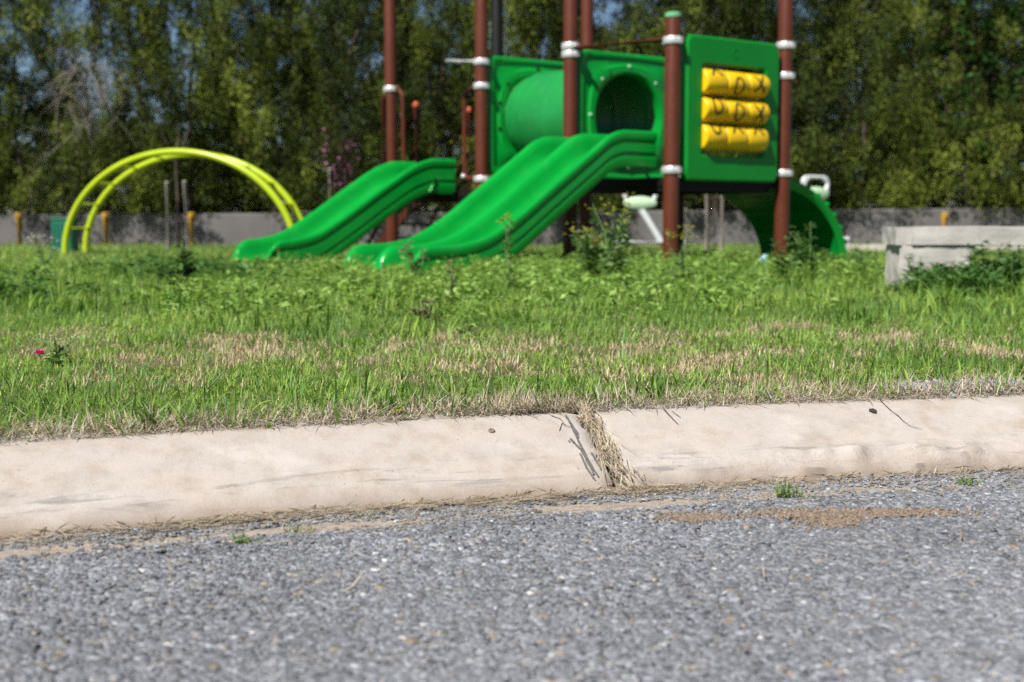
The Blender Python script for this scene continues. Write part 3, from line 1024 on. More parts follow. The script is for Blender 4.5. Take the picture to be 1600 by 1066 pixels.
# ------------------------------------------------------------------ individual plants
def weed(label, px, py_base, Y, h, nst, leaf, cA, cB, flower=None, lean=0.15, name='tall_weed', group=None, seed=0, lw=0.35, spread=0.1, fsize=0.02):
    rnd = random.Random(seed)
    p = at_depth(px, 345, Y)
    h *= 1.12
    t = thing(name, label, 'weed', (p.x, p.y, LAWN), 0, group)
    P = []; D = []
    for s in range(nst):
        bm = bmesh.new(); F = []
        a = rnd.uniform(0, 6.28)
        hh = h * rnd.uniform(0.65, 1.0) if s else h
        k = rnd.uniform(0.2, 1) * lean + 0.03
        pts = []
        for i in range(7):
            f = i / 6
            o = k * hh * f ** 1.5
            pts.append(Vector((math.cos(a) * (o + spread * 0.2 * rnd.random()), math.sin(a) * o, hh * f * (1 - 0.2 * k * f))))
        tube(bm, pts, [0.0035 * (1.2 - f / 6) + 0.001 for f in range(7)], 5)
        nl = int(10 + 22 * hh / 0.35)
        for i in range(nl):
            f = rnd.random() ** 0.9 * 0.97
            j = min(5, int(f * 6)); q = pts[j].lerp(pts[j + 1], f * 6 - j)
            b = rnd.uniform(0, 6.28)
            d = Vector((math.cos(b), math.sin(b), rnd.uniform(-0.1, 0.9)))
            P.append(q); D.append(d)
        if flower:
            for i in range(rnd.randint(5, 9)):
                F.append(pts[-1] + Vector((rnd.gauss(0, fsize), rnd.gauss(0, fsize), rnd.uniform(-0.05, 0.025) * fsize / 0.02)))
        bm_obj('stem', bm, M['stemg'], t)
        if F:
            FP = np.repeat(np.array([tuple(v) for v in F]), 7, 0); n = len(FP)
            FD = unit(np.stack([RNG.normal(0, 1, n), RNG.normal(0, 1, n), RNG.uniform(0.0, 1.2, n)], -1))
            Nn = unit(np.stack([RNG.normal(0, .5, n), RNG.normal(0, .5, n), np.ones(n)], -1))
            L = np.full(n, fsize * 0.8) * RNG.uniform(0.6, 1.2, n)
            V, T, Cc = leaves_np(FP, FD, Nn, L, L * 0.5, np.array(flower) * RNG.uniform(0.8, 1.2, (n, 1)))
            tag(link('flower_heads', mesh_np('flower_heads', V, tris=T, col=Cc, mats=[M['petal']]), t), kind='stuff')
    P = np.array([tuple(v) for v in P]); D = unit(np.array([tuple(v) for v in D])); n = len(P)
    Nn = unit(np.stack([RNG.normal(0, .4, n), RNG.normal(0, .4, n), np.ones(n)], -1))
    L = leaf * RNG.uniform(0.5, 1.4, n) * (1.25 - 0.7 * P[:, 2] / (P[:, 2].max() + 1e-6))
    tt = RNG.random((n, 1))
    col = np.array(cA) + (np.array(cB) - np.array(cA)) * tt
    V, T, Cc = leaves_np(P, D, Nn, L, L * lw, col)
    tag(link('leaves', mesh_np('leaves', V, tris=T, col=Cc, mats=[M['leaf']]), t), kind='stuff')
    return t


M['stemg'] = painted('green_stem', (0.12, 0.20, 0.06), 0.6, 0.2, 30)
G1, G2 = (0.09, 0.18, 0.05), (0.24, 0.34, 0.13)
D1, D2 = (0.04, 0.10, 0.028), (0.10, 0.19, 0.055)
YF = (0.42, 0.40, 0.05)
weed('tallest weed with yellow flower heads in front of the white exercise seat', 962, 420, 6.6, 0.43, 5, 0.075, G1, G2, YF, 0.22, seed=1)
weed('bushy weed below the white exercise seat with yellow green tips', 930, 420, 6.9, 0.31, 9, 0.08, G1, G2, YF, 0.4, seed=2)
weed('slim weed with pale tips in front of the double slide side wall', 796, 420, 6.4, 0.33, 2, 0.045, G1, G2, YF, 0.15, seed=3)
weed('dark bushy weed against the foot of the arched green climber', 1268, 420, 7.4, 0.31, 6, 0.07, D1, D2, (0.12, 0.2, 0.06), 0.45, seed=4)
weed('dark green weed between the arched climber and the brown post', 1228, 420, 7.2, 0.24, 5, 0.06, D1, D2, None, 0.5, seed=5)
weed('dark feathery weed in front of the staked sapling under the yellow arch', 284, 430, 6.0, 0.26, 4, 0.07, (0.015, 0.045, 0.012), (0.04, 0.09, 0.02), None, 0.45, seed=6, lw=0.25)
weed('leafy weed growing under the concrete bench seat', 1545, 445, 6.5, 0.26, 7, 0.065, D1, (0.09, 0.17, 0.04), None, 0.5, seed=7)
weed('weed at the frame edge in front of the long concrete bench', 1588, 445, 6.0, 0.22, 6, 0.065, D1, (0.09, 0.17, 0.04), None, 0.5, seed=8)
weed('small weed growing against the block support of the concrete bench', 1440, 450, 6.2, 0.18, 4, 0.05, G1, G2, None, 0.5, seed=9)
weed('thin seedy weed in front of the nose of the double slide', 650, 430, 7.0, 0.20, 4, 0.035, G1, (0.2, 0.22, 0.1), (0.3, 0.25, 0.2), 0.4, seed=10)
weed('weed with white flower heads below the left foot of the yellow arch', 70, 425, 7.2, 0.25, 4, 0.04, G1, G2, (0.5, 0.47, 0.45), 0.35, seed=11)
weed('pale green weed with cream buds just behind the pink flower', 82, 560, 3.05, 0.075, 4, 0.026, (0.14, 0.26, 0.07), (0.34, 0.46, 0.18), (0.6, 0.6, 0.42), 0.5, seed=12, name='low_weed', fsize=0.007)
weed('reddish stemmed weed in mid lawn in front of the double slide', 706, 470, 5.2, 0.17, 2, 0.03, (0.10, 0.06, 0.05), (0.16, 0.10, 0.09), (0.30, 0.15, 0.16), 0.1, seed=13, name='low_weed', fsize=0.012)
weed('low dull purple weed in the lawn nearer than the reddish one', 660, 500, 4.4, 0.08, 4, 0.035, (0.08, 0.05, 0.05), (0.15, 0.10, 0.09), None, 0.6, seed=14, name='low_weed')
weed('tall slim weed in front of the brown post with the green cap', 1060, 420, 7.0, 0.27, 3, 0.045, G1, G2, YF, 0.2, seed=15)
weed('pale weed left of the concrete bench block', 1352, 430, 7.6, 0.22, 5, 0.05, G1, G2, None, 0.4, seed=16)

# pink flower
fp = at_height(63, 574, LAWN + 0.0)
fl = thing('pink_flower', 'single magenta pink flower blooming in the grass', 'flower', (fp.x, fp.y, LAWN))
bm = bmesh.new()
tube(bm, [(0, 0, 0), (0.002, 0, 0.015), (0.0, -0.002, 0.03)], 0.0012, 6)
bm_obj('stem', bm, M['stemg'], fl)
n = 14
a = np.arange(n) * 2.4
P = np.tile(np.array([[0, -0.002, 0.03]]), (n, 1))
D = unit(np.stack([np.cos(a), np.sin(a), np.linspace(0.25, 1.6, n)], -1))
Nn = unit(np.stack([-np.cos(a) * .5, -np.sin(a) * .5, np.ones(n)], -1))
V, T, Cc = leaves_np(P, D, Nn, np.full(n, 0.017), np.full(n, 0.014), np.tile(np.array([[0.68, 0.03, 0.26]]), (n, 1)) * RNG.uniform(0.8, 1.2, (n, 1)))
link('petals', mesh_np('petals', V, tris=T, col=Cc, mats=[M['petal']]), fl)


def tuft(name, label, px, py, h0, n, L, W, cA, cB, spread=0.012, group=None, lean=0.7):
    p = at_height(px, py, h0)
    az = RNG.uniform(0, 6.28, n)
    root = np.stack([RNG.normal(0, spread, n), RNG.normal(0, spread * 0.6, n), np.zeros(n)], -1)
    t = RNG.random((n, 1))
    c = np.array(cA) + (np.array(cB) - np.array(cA)) * t
    me = blades(name, root, az, L * RNG.uniform(0.5, 1.3, n), W * RNG.uniform(0.7, 1.3, n), np.abs(RNG.normal(lean, 0.3, n)), RNG.normal(0.6, 0.5, n), c * 0.8, c, M['grass'], 4, 0.4)
    o = link(name, me)
    o.location = (p.x, p.y, h0)
    return tag(o, label, 'grass tuft', group)


GA, GB = (0.09, 0.20, 0.03), (0.20, 0.32, 0.06)
tuft('grass_tuft', 'largest green tuft growing in the gutter right of the straw filled joint', 1228, 776, 0.0, 60, 0.028, 0.0022, GA, GB, 0.012)
tuft('grass_tuft', 'tiny green tuft beside the larger gutter tuft', 1277, 778, 0.0, 16, 0.012, 0.0016, GA, GB, 0.005)
tuft('grass_tuft', 'low tuft in the gutter near the far right of the kerb', 1514, 757, 0.0, 34, 0.02, 0.002, GA, GB, 0.011)
tuft('grass_tuft', 'tuft among straw below the left kerb unit, nearest the camera', 380, 848, 0.0, 40, 0.016, 0.002, GA, GB, 0.009)
tuft('grass_tuft', 'dull tuft in the gutter straw right of the nearest tuft', 452, 832, 0.0, 26, 0.016, 0.0016, (0.06, 0.1, 0.04), GB, 0.010)
tuft('grass_tuft', 'sparse little tuft at the gutter edge below the left unit', 482, 830, 0.0, 12, 0.012, 0.0016, GA, GB, 0.006)
tuft('broad_grass_tuft', 'bright broad bladed tuft on the lawn edge above the kerb', 236, 672, LAWN, 18, 0.052, 0.009, (0.10, 0.2, 0.02), (0.19, 0.30, 0.04), 0.006, lean=0.6)
tuft('broad_grass_tuft', 'broad bladed tuft in the lawn below the tan patch', 1020, 625, LAWN, 14, 0.05, 0.007, (0.06, 0.15, 0.02), (0.12, 0.22, 0.03), 0.008, lean=0.6)
tuft('broad_grass_tuft', 'tall bladed tuft above the yellow leaf at the lawn edge', 610, 648, LAWN, 20, 0.05, 0.006, (0.06, 0.15, 0.02), (0.13, 0.23, 0.03), 0.012, lean=0.5)

# fallen leaves and bits
def leaf_litter(name, label, cat, P, L, W, col, rz, tilt=0.25, mat=None):
    bm = bmesh.new()
    rings = []
    for i in range(6):
        f = i / 5
        w = W * 0.5 * math.sin(math.pi * min(1, f * 0.96 + 0.02)) ** 0.8
        z = 0.25 * W * math.sin(f * 3.1) * tilt * 4
        rings.append([Vector((f * L - L / 2, -w, z + 0.3 * w)), Vector((f * L - L / 2, 0, z)), Vector((f * L - L / 2, w, z + 0.3 * w))])
    loft(bm, rings, closed=False)
    ret = bmesh.ops.solidify(bm, geom=bm.faces[:], thickness=0.0008)
    o = bm_obj(name, bm, painted(name + '_colour', col, 0.75, 0.25, 60), None)
    o.location = P
    o.rotation_euler = (0, tilt * 0.3, rz)
    return tag(o, label, cat)


leaf_litter('yellow_leaf', 'yellowing fallen leaf on the thatch at the kerb top', 'leaf', at_height(625, 657, LAWN) + Vector((0, 0, 0.012)), 0.034, 0.016, (0.42, 0.40, 0.04), 0.4)
leaf_litter('orange_leaf', 'small orange brown leaf beside the yellow leaf', 'leaf', at_height(590, 650, LAWN) + Vector((0, 0, 0.012)), 0.014, 0.010, (0.55, 0.25, 0.04), 1.0)
leaf_litter('orange_leaf', 'orange scrap of leaf in dead grass above the left kerb end', 'leaf', at_height(26, 676, LAWN) + Vector((0, 0, 0.01)), 0.013, 0.010, (0.5, 0.2, 0.06), 0.6)
leaf_litter('brown_leaf', 'round dry brown leaf lying on the straw filled kerb joint', 'leaf', kerb_pt(JOINT - 0.02, 0.80, 0.010), 0.022, 0.017, (0.36, 0.23, 0.15), 1.2)
leaf_litter('brown_leaf', 'second dry brown leaf in the joint, just up from the round one', 'leaf', kerb_pt(JOINT + 0.004, 0.86, 0.014), 0.018, 0.012, (0.33, 0.21, 0.15), 0.5)
x_, t_ = kerb_from_px(1363, 644)
bm = bmesh.new()
bmesh.ops.create_icosphere(bm, subdivisions=2, radius=0.0045)
for v in bm.verts:
    v.co.x *= 1.7
    v.co *= 1 + 0.4 * mnoise.noise(v.co * 300)
o = bm_obj('dark_debris', bm, M['debris'])
o.location = kerb_pt(x_, t_, 0.003); o.rotation_euler = (0.3, 0.2, -0.6)
tag(o, 'small dark crumb of debris lying high on the right kerb unit', 'debris')
x_, t_ = kerb_from_px(768, 673)
bm = bmesh.new()
rg = []
for r, z in ((0.0065, 0.0005), (0.005, 0.0025), (0.0028, 0.003), (0.0018, 0.0012)):
    rg.append([Vector((r * (1 + .25 * mnoise.noise((math.cos(k) * 2, math.sin(k) * 2, r * 900))) * math.cos(k), r * math.sin(k), z)) for k in [6.283 * i / 14 for i in range(14)]])
loft(bm, rg, True, False, True)
o = bm_obj('snail_shell_scar', bm, painted('scar_colour', (0.20, 0.15, 0.11), 0.9, 0.4, 200), LEFT_UNIT)
nn = (kerb_pt(x_, t_, 0.01) - kerb_pt(x_, t_)).normalized()
o.name = 'pit'
o.location = kerb_pt(x_, t_, 0.0005); o.rotation_euler = nn.to_track_quat('Z', 'Y').to_euler()


def twig(label, pts, r=0.0012, mat='debris', group=None):
    bm = bmesh.new()
    tube(bm, pts, [r * (1 - 0.6 * i / (len(pts) - 1)) for i in range(len(pts))], 6)
    return tag(bm_obj('twig', bm, M[mat]), label, 'twig', group)


M['twig'] = painted('dry_twig', (0.11, 0.08, 0.06), 0.9, 0.3, 60)
kp = lambda px, py, off: kerb_pt(*kerb_from_px(px, py), off)
twig('thin dark twig lying on the right kerb unit near the joint', [kp(1034, 640, .006), kp(1044, 650, .004), kp(1052, 658, .003), kp(1060, 665, .002)], 0.0013, 'twig')
twig('short dark twig lying right of the thin one at the kerb top', [kp(1049, 645, .004), kp(1056, 649, .003), kp(1063, 654, .003)], 0.001, 'twig')
twig('forked twig leaning over the kerb top left of the joint', [at_height(862, 650, LAWN + 0.01), kp(873, 662, .012), kp(882, 668, .006), kp(892, 671, .003)], 0.0011, 'twig')
twig('fine arched stalk lying in the road right of the joint', [at_height(x, y, h) for x, y, h in ((1088, 800, .002), (1096, 793, .004), (1106, 786, .008), (1120, 783, .010), (1136, 783, .008), (1150, 787, .004))], 0.001, 'twig')
twig('dark stick lying along the foot of the right kerb unit', [at_height(x, y, .004) for x, y in ((1360, 742), (1368, 738), (1380, 738), (1400, 740), (1430, 741))], 0.0016, 'twig')
twig('bent twig lying in the gutter straw below the left kerb unit', [at_height(x, y, h) for x, y, h in ((200, 836, .004), (240, 832, .006), (280, 828, .006), (292, 824, .012), (296, 820, .016))], 0.0016, 'twig')
bl = at_height(345, 600, LAWN)
twig('long dark blade slanting up out of the lawn', [at_height(318, 612, LAWN), at_height(318, 612, LAWN) + Vector((0.018, 0, 0.015)), at_height(318, 612, LAWN) + Vector((0.042, 0.005, 0.042))], 0.0028, 'stemg')

# ------------------------------------------------------------------ playground unit
TH = math.radians(36)
U = Vector((math.cos(TH), math.sin(TH), 0)); Vv_ = Vector((-math.sin(TH), math.cos(TH), 0))
Z = Vector((0, 0, 1))
P1 = Vector((1.149, 9.30, 0)); P2 = P1 + U * 1.17; P3 = P1 + Vv_ * 1.17; P4 = P1 + (U + Vv_) * 1.17
Q1 = Vector((-0.263, 11.2, 0)); Q2 = Vector((0.685, 11.89, 0)); R1 = Vector((-1.14, 12.2, 0)); Q4 = Vector((-0.15, 12.9, 0))
PG = thing('play_structure', 'big green and brown playground unit with two slides, tunnel and yellow game rollers', 'playground unit', (0, 0, 0))


def ringpts(c, r, n=20):
    return [Vector(c) + Vector((math.cos(t), math.sin(t), 0)) * r for t in [2 * math.pi * i / n for i in range(n)]]


def post(p, top, clamps, mat='brown', r=0.057, cap=None):
    bm = bmesh.new()
    rings = [ringpts((p.x, p.y, h), rr, 24) for h, rr in ((LAWN - 0.15, r), (top - 0.02, r), (top - 0.006, r * 0.93), (top, r * 0.7))]
    loft(bm, rings, True, False, True)
    o = bm_obj('post', bm, M[mat], PG)
    if cap:
        bm = bmesh.new()
        loft(bm, [ringpts((p.x, p.y, h), rr, 24) for h, rr in ((top - 0.012, r + 0.003), (top + 0.012, r + 0.004), (top + 0.022, r * 0.8), (top + 0.026, r * 0.3))], True, False, True)
        bm_obj('cap', bm, M[cap], o)
    for h, face in clamps:
        bm = bmesh.new()
        rr = r + 0.001
        loft(bm, [ringpts((p.x, p.y, h + z), rr + e, 24) for z, e in ((-0.027, 0), (-0.026, 0.008), (-0.018, 0.013), (0.018, 0.013), (0.026, 0.008), (0.027, 0))], True)
        f = Vector(face).normalized(); s = Vector((-f.y, f.x, 0))
        for sg in (-1, 1):      # bolted ears where the halves meet
            c = Vector((p.x, p.y, h)) + s * sg * (rr + 0.018)
            boxp(bm, c, s * 0.014, f * 0.016, Z * 0.020)
            tube(bm, [c - f * 0.024, c + f * 0.024], 0.007, 8)
        bm_obj('clamp', bm, M['silver'], o)
    return o


post(P1, 1.905, [(1.73, U), (0.813, U)], cap='pale_cap')
post(P2, 3.1, [(1.785, U), (1.555, U), (0.815, U)], cap='pale_cap')
post(P3, 3.1, [(1.815, U), (1.752, U)], cap='pale_cap')
post(P4, 1.72, [(0.815, U)])
post(Q1, 3.1, [(1.81, U), (1.605, U), (0.81, U)], cap='pale_cap')
post(Q2, 3.1, [(0.81, U)], cap='pale_cap')
post(R1, 3.1, [(1.68, U)], cap='pale_cap')
post(Q4, 3.1, [(0.81, U)], 'black', cap='pale_cap')  # rear post uses the dark deck material instead of brown


# decks
def deck(poly, z0, z1):
    bm = bmesh.new()
    loft(bm, [[Vector((p.x, p.y, z0)) for p in poly], [Vector((p.x, p.y, z1)) for p in poly]], True, True, True)
    # joists and edge beams under the plate
    n = len(poly)
    for i in range(n):
        a, b = poly[i], poly[(i + 1) % n]
        d = (b - a); l = d.length; d.normalize(); s = Vector((-d.y, d.x, 0))
        boxp(bm, (a + b) * 0.5 + Z * (z0 - 0.018) + s * 0.03, d * (l / 2 - 0.09), s * 0.02, Z * 0.017)
    return bm_obj('deck', bm, M['black'], PG, smooth=False)


ctrA = (P1 + P2 + P3 + P4) / 4; ctrB = (Q1 + Q2 + R1 + Q4) / 4
shr = lambda p, c, k: c + (p - c) * k
deck([shr(p, ctrA, 0.965) for p in (P1, P2, P4, P3)], 0.70, 0.765)
deck([shr(p, ctrB, 0.955) for p in (Q1, Q2, Q4, R1)], 0.66, 0.72)


# panels with an opening: loops sampled at equal angles
def rrect(w, h, r, n=96, p=None):
    pts = []
    for i in range(n):
        t = 2 * math.pi * i / n
        c, s = math.cos(t), math.sin(t)
        # ray to rounded rectangle (superellipse-like)
        e = 34 if r < 0.06 else 9
        k = (abs(c / (w / 2)) ** e + abs(s / (h / 2)) ** e) ** (-1 / e)
        pts.append((c * k, s * k))
    return pts


def panel(c, ax, nrm, w, h, hole, thick, mat, hole_c=(0, 0), raise_ring=None):
    """c: panel centre; ax: horizontal axis; nrm: facing; hole: list of (x,y)"""
    n = len(hole)
    bm = bmesh.new()
    c = Vector(c)
    W = lambda x, y, d: c + ax * x + Z * y + nrm * d
    outer = rrect(w, h, 0.04, n); out2 = rrect(w - 0.03, h - 0.03, 0.04, n)
    # angles follow hole centre roughly; fine for moderate offsets
    hl = [(x + hole_c[0], y + hole_c[1]) for x, y in hole]
    hl2 = [(x * 1.03 + hole_c[0], y * 1.03 + hole_c[1]) for x, y in hole]
    t = thick / 2
    lerp = lambda a, b, f: [(p[0] + (q[0] - p[0]) * f, p[1] + (q[1] - p[1]) * f) for p, q in zip(a, b)]
    L = [(hl, -t), (outer, -t), (outer, t - 0.012), (out2, t)]
    if raise_ring:      # concentric mouldings round the hole
        for f, d in raise_ring: L.append((lerp(out2, hl2, f), t + d))
    L += [(hl2, t), (hl, t - 0.008)]
    rings = [[W(x, y, d) for x, y in l] for l, d in L]
    rings.append(rings[0])
    vs = [[bm.verts.new(p) for p in r] for r in rings[:-1]]
    vs.append(vs[0])
    for a, b in zip(vs[:-1], vs[1:]):
        for i in range(n):
            j = (i + 1) % n
            bm.faces.new((a[i], a[j], b[j], b[i]))
    return bm_obj('panel', bm, mat, PG, angle=30)


# game panel between P1 and P2
gc = (P1 + P2) / 2 + Vector((0, 0, 1.262)) - Vv_ * 0.01
gw, gh = 0.965, 1.045
win = rrect(0.66, 0.66, 0.05, 96)
gp = panel(gc, U, -Vv_, gw, gh, win, 0.07, M['dark_green'], (0.0, -0.005))
gp.name = 'game_panel'
bm = bmesh.new()     # moulded emblem above the window: a small lozenge ring
for sgn in (1, -1):
    pts = [gc + U * (0.0 + x) + Z * (0.415 + y) - Vv_ * 0.036 for x, y in ((-0.03 * sgn, 0), (-0.012 * sgn, 0.03), (0.014 * sgn, 0.03), (0.03 * sgn, 0))]
    tube(bm, [p if sgn > 0 else Vector((p.x, p.y, 2 * (gc.z + 0.415) - p.z)) for p in pts], 0.003, 6)
bm_obj('emblem', bm, M['dark_green'], gp)


def roller(c, length, r, mark, ang, parent):
    """rounded three-sided roller with an ink mark wrapped on the surface; ang turns it"""
    bm = bmesh.new()
    n = 36

    def rad(a):        # softly three-lobed drum
        return r * (1 + 0.035 * math.cos(3 * (a - ang)))

    def pt(s, a, e=0.0):
        return Vector(c) + U * s + (-Vv_ * math.cos(a) + Z * math.sin(a)) * (rad(a) + e)
    l = length / 2
    rings = []
    for s, k in ((-l, 0.5), (-l, 0.9), (-l + 0.006, 0.975), (-l + 0.014, 1), (l - 0.014, 1), (l - 0.006, 0.975), (l, 0.9), (l, 0.5)):
        rings.append([Vector(c) + U * s + (-Vv_ * math.cos(a) + Z * math.sin(a)) * rad(a) * k for a in [2 * math.pi * i / n for i in range(n)]])
    loft(bm, rings, True, True, True, 0)
    # strokes
    def stroke(path, w=0.019):
        L = []; R = []
        for i, (s, a) in enumerate(path):
            s0, a0 = path[max(0, i - 1)]; s1, a1 = path[min(len(path) - 1, i + 1)]
            dx, dy = s1 - s0, (a1 - a0) * r
            q = math.hypot(dx, dy) or 1
            nx, ny = -dy / q * w / 2, dx / q * w / 2
            L.append(pt(s + nx, a + ny / r, 0.0018)); R.append(pt(s - nx, a - ny / r, 0.0018))
        loft(bm, [[x, y] for x, y in zip(L, R)], closed=False, mi=1)
    h = 0.062
    if mark == 'X':
        for sg in (1, -1):
            stroke([(sg * (-h + 2 * h * f) * 0.85, ang + (h - 2 * h * f) * 1.1 / r) for f in [i / 8 for i in range(9)]])
    else:
        stroke([(math.cos(t) * 0.042, ang + math.sin(t) * 0.066 / r) for t in [2 * math.pi * i / 28 for i in range(29)]])
    return bm_obj('roller', bm, [M['yellow'], M['mark']], parent, angle=40)


RW = 0.655
rows = [(0.20, [('X', 1.25), ('O', -0.25), ('X', 0.12)]), (0.0, [('O', 0.35), ('O', -0.12), ('X', -0.10)]), (-0.20, [('O', 1.0), ('X', 1.15), ('X', 1.10)])]
for zz, ms in rows:
    for k, (mk, an) in enumerate(ms):
        roller(gc + U * ((k - 1) * RW / 3) + Z * (zz - 0.004), RW / 3 - 0.004, 0.091, mk, an, gp)
    bm = bmesh.new()
    tube(bm, [gc + U * -0.36 + Z * (zz - 0.004), gc + U * 0.36 + Z * (zz - 0.004)], 0.014, 10)
    bm_obj('axle', bm, M['silver'], gp)

# tunnel: hole panel (P3-P4), far panel (Q1-Q2), barrel between
circ = lambda r, n=96: [(math.cos(2 * math.pi * i / n) * r, math.sin(2 * math.pi * i / n) * r) for i in range(n)]
hc = (P3 + P4) / 2 + Vector((0, 0, 1.29)) + Vv_ * 0.0
hp = panel(hc, U, -Vv_, 1.02, 1.02, circ(0.345), 0.06, M['green'], (0, 0), [(0.12, 0), (0.2, -0.012), (0.5, -0.010), (0.62, 0.006), (0.93, 0.008)])
hp.name = 'tunnel_panel'


def bolts(par, c, nrm, r, angs, mat):
    for a in angs:
        a = math.radians(a)
        p = Vector(c) + U * math.cos(a) * r + Z * math.sin(a) * r + nrm * 0.030
        bm = bmesh.new()
        A, B = U, Z
        loft(bm, [[p + (A * math.cos(t) + B * math.sin(t)) * rr + nrm * d for t in [2 * math.pi * i / 12 for i in range(12)]] for rr, d in ((0.017, 0), (0.017, 0.006), (0.010, 0.013), (0.003, 0.015))], True, False, True)
        bm_obj('bolt', bm, M[mat], par)


M['pale_bolt'] = painted('pale_bolt_cap', (0.30, 0.55, 0.35), 0.4)
bolts(hp, hc, -Vv_, 0.405, [90, 45, 135, 0, 180, -45, -135, -90], 'pale_bolt')
fc = (Q1 + Q2) / 2 + Vector((0, 0, 1.36))
fp_ = panel(fc, U, -Vv_, 1.02, 1.02, circ(0.36), 0.06, M['green'], (0, 0), [(0.12, 0), (0.2, -0.012), (0.5, -0.010), (0.62, 0.006), (0.93, 0.008)])
fp_.name = 'tunnel_panel'
bolts(fp_, fc, -Vv_, 0.43, [165, 140, 195, 90, 45, 0], 'black')
bm = bmesh.new()
a0, a1 = hc + Vv_ * 0.02, fc - Vv_ * 0.02
ax = (a1 - a0); Lt = ax.length; ax.normalize()
s1 = ax.cross(Z).normalized(); s2 = s1.cross(ax)
rings = []
for i in range(41):
    f = i / 40
    r = 0.365 + 0.045 * math.sin(math.pi * f) ** 0.6
    for cpos in (0.12, 0.5, 0.88): r += 0.010 * math.exp(-((f - cpos) / 0.02) ** 2)
    ring = []
    for k in range(48):
        t = 2 * math.pi * k / 48
        # shallow long flutes as on the moulded barrel
        e = 0.006 * max(0, math.cos(t * 8)) * math.exp(-((f - 0.32) / 0.13) ** 4) + 0.006 * max(0, math.cos(t * 8)) * math.exp(-((f - 0.70) / 0.13) ** 4)
        ring.append(a0 + ax * Lt * f + (s1 * math.cos(t) + s2 * math.sin(t)) * (r + e))
    rings.append(ring)
loft(bm, rings, True)
bm_obj('tunnel_tube', bm, M['faded_green'], PG, angle=60)

# overhead bar between P3 and P1
bm = bmesh.new()
tube(bm, [P3 + Z * 1.80 - Vv_ * 0.05, P1 + Z * 1.745 + Vv_ * 0.05], 0.022, 10)
bm_obj('overhead_bar', bm, M['brown'], PG)


# slides
def spline(pts, n):
    x = np.array([p[0] for p in pts]); y = np.array([p[1] for p in pts])
    m = np.gradient(y, x)
    # limit (Fritsch-Carlson)
    d = np.diff(y) / np.diff(x)
    for i in range(len(d)):
        if abs(d[i]) < 1e-9: m[i] = m[i + 1] = 0
    xx = np.linspace(x[0], x[-1], n); yy = np.zeros(n)
    for k, v in enumerate(xx):
        i = min(len(x) - 2, max(0, np.searchsorted(x, v) - 1))
        h = x[i + 1] - x[i]; t = (v - x[i]) / h
        yy[k] = (2 * t ** 3 - 3 * t ** 2 + 1) * y[i] + (t ** 3 - 2 * t ** 2 + t) * h * m[i] + (-2 * t ** 3 + 3 * t ** 2) * y[i + 1] + (t ** 3 - t ** 2) * h * m[i + 1]
    return xx, yy


def half_section(hw, mid, wall):
    """lateral profile from outer skirt to the middle: (s, h)"""
    p = [(hw - 0.050, -wall + 0.04), (hw - 0.012, -wall + 0.015), (hw - 0.004, -wall), (hw, -wall + 0.01), (hw, -wall + 0.075), (hw - 0.010, -wall + 0.083), (hw - 0.010, -wall + 0.105), (hw + 0.004, -wall + 0.113),
         (hw + 0.004, -0.095), (hw - 0.006, -0.087), (hw - 0.006, -0.072), (hw + 0.010, -0.064), (hw + 0.014, -0.04), (hw + 0.014, -0.014), (hw + 0.006, -0.003), (hw - 0.008, 0.0), (hw - 0.035, -0.003), (hw - 0.048, -0.014),
 (hw - 0.058, -0.07), (hw - 0.068, -0.13), (hw - 0.09, -0.175), (hw - 0.13, -0.195)]
    if mid:
        p += [(0.125, -0.195), (0.085, -0.175), (0.064, -0.13), (0.054, -0.07), (0.042, -0.022), (0.022, -0.004)]
    else:
        p += [(hw * 0.45, -0.202), (hw * 0.2, -0.205)]
    return p


def slide(c0, hw, mid, path, mat, wall=0.265):
    half = half_section(hw, mid, wall)
    centre = [(0, 0.0 if mid else -0.206)]
    sec = half + centre + [(-s, h) for s, h in reversed(half)]
    # underside closing
    sec += [(-hw + 0.10, -0.225), (0, -0.225), (hw - 0.10, -0.225)]
    n = 70
    xs_, ys_ = spline(path, n)
    end = xs_[-1]
    rings = []
    nose = 0.16
    extra = [end - nose + nose * math.sin(a) for a in np.linspace(0, math.pi / 2, 12)]
    Ls = [l for l in xs_ if l < end - nose] + extra
    g0 = LAWN - 0.05
    for l in Ls:
        h0 = float(np.interp(l, xs_, ys_))
        t = max(0, (l - (end - nose)) / nose)
        k = math.sqrt(max(0.0, 1 - t * t))
        ring = []
        for s, h in sec:
            z = h0 + h
            z = max(z, g0)
            z = g0 + (z - g0) * k
            ring.append(c0 - U * l + Vv_ * s + Z * z)
        rings.append(ring)
    bm = bmesh.new()
    loft(bm, rings, True, True, False)
    o = bm_obj('slide', bm, mat, PG, angle=48)
    return o


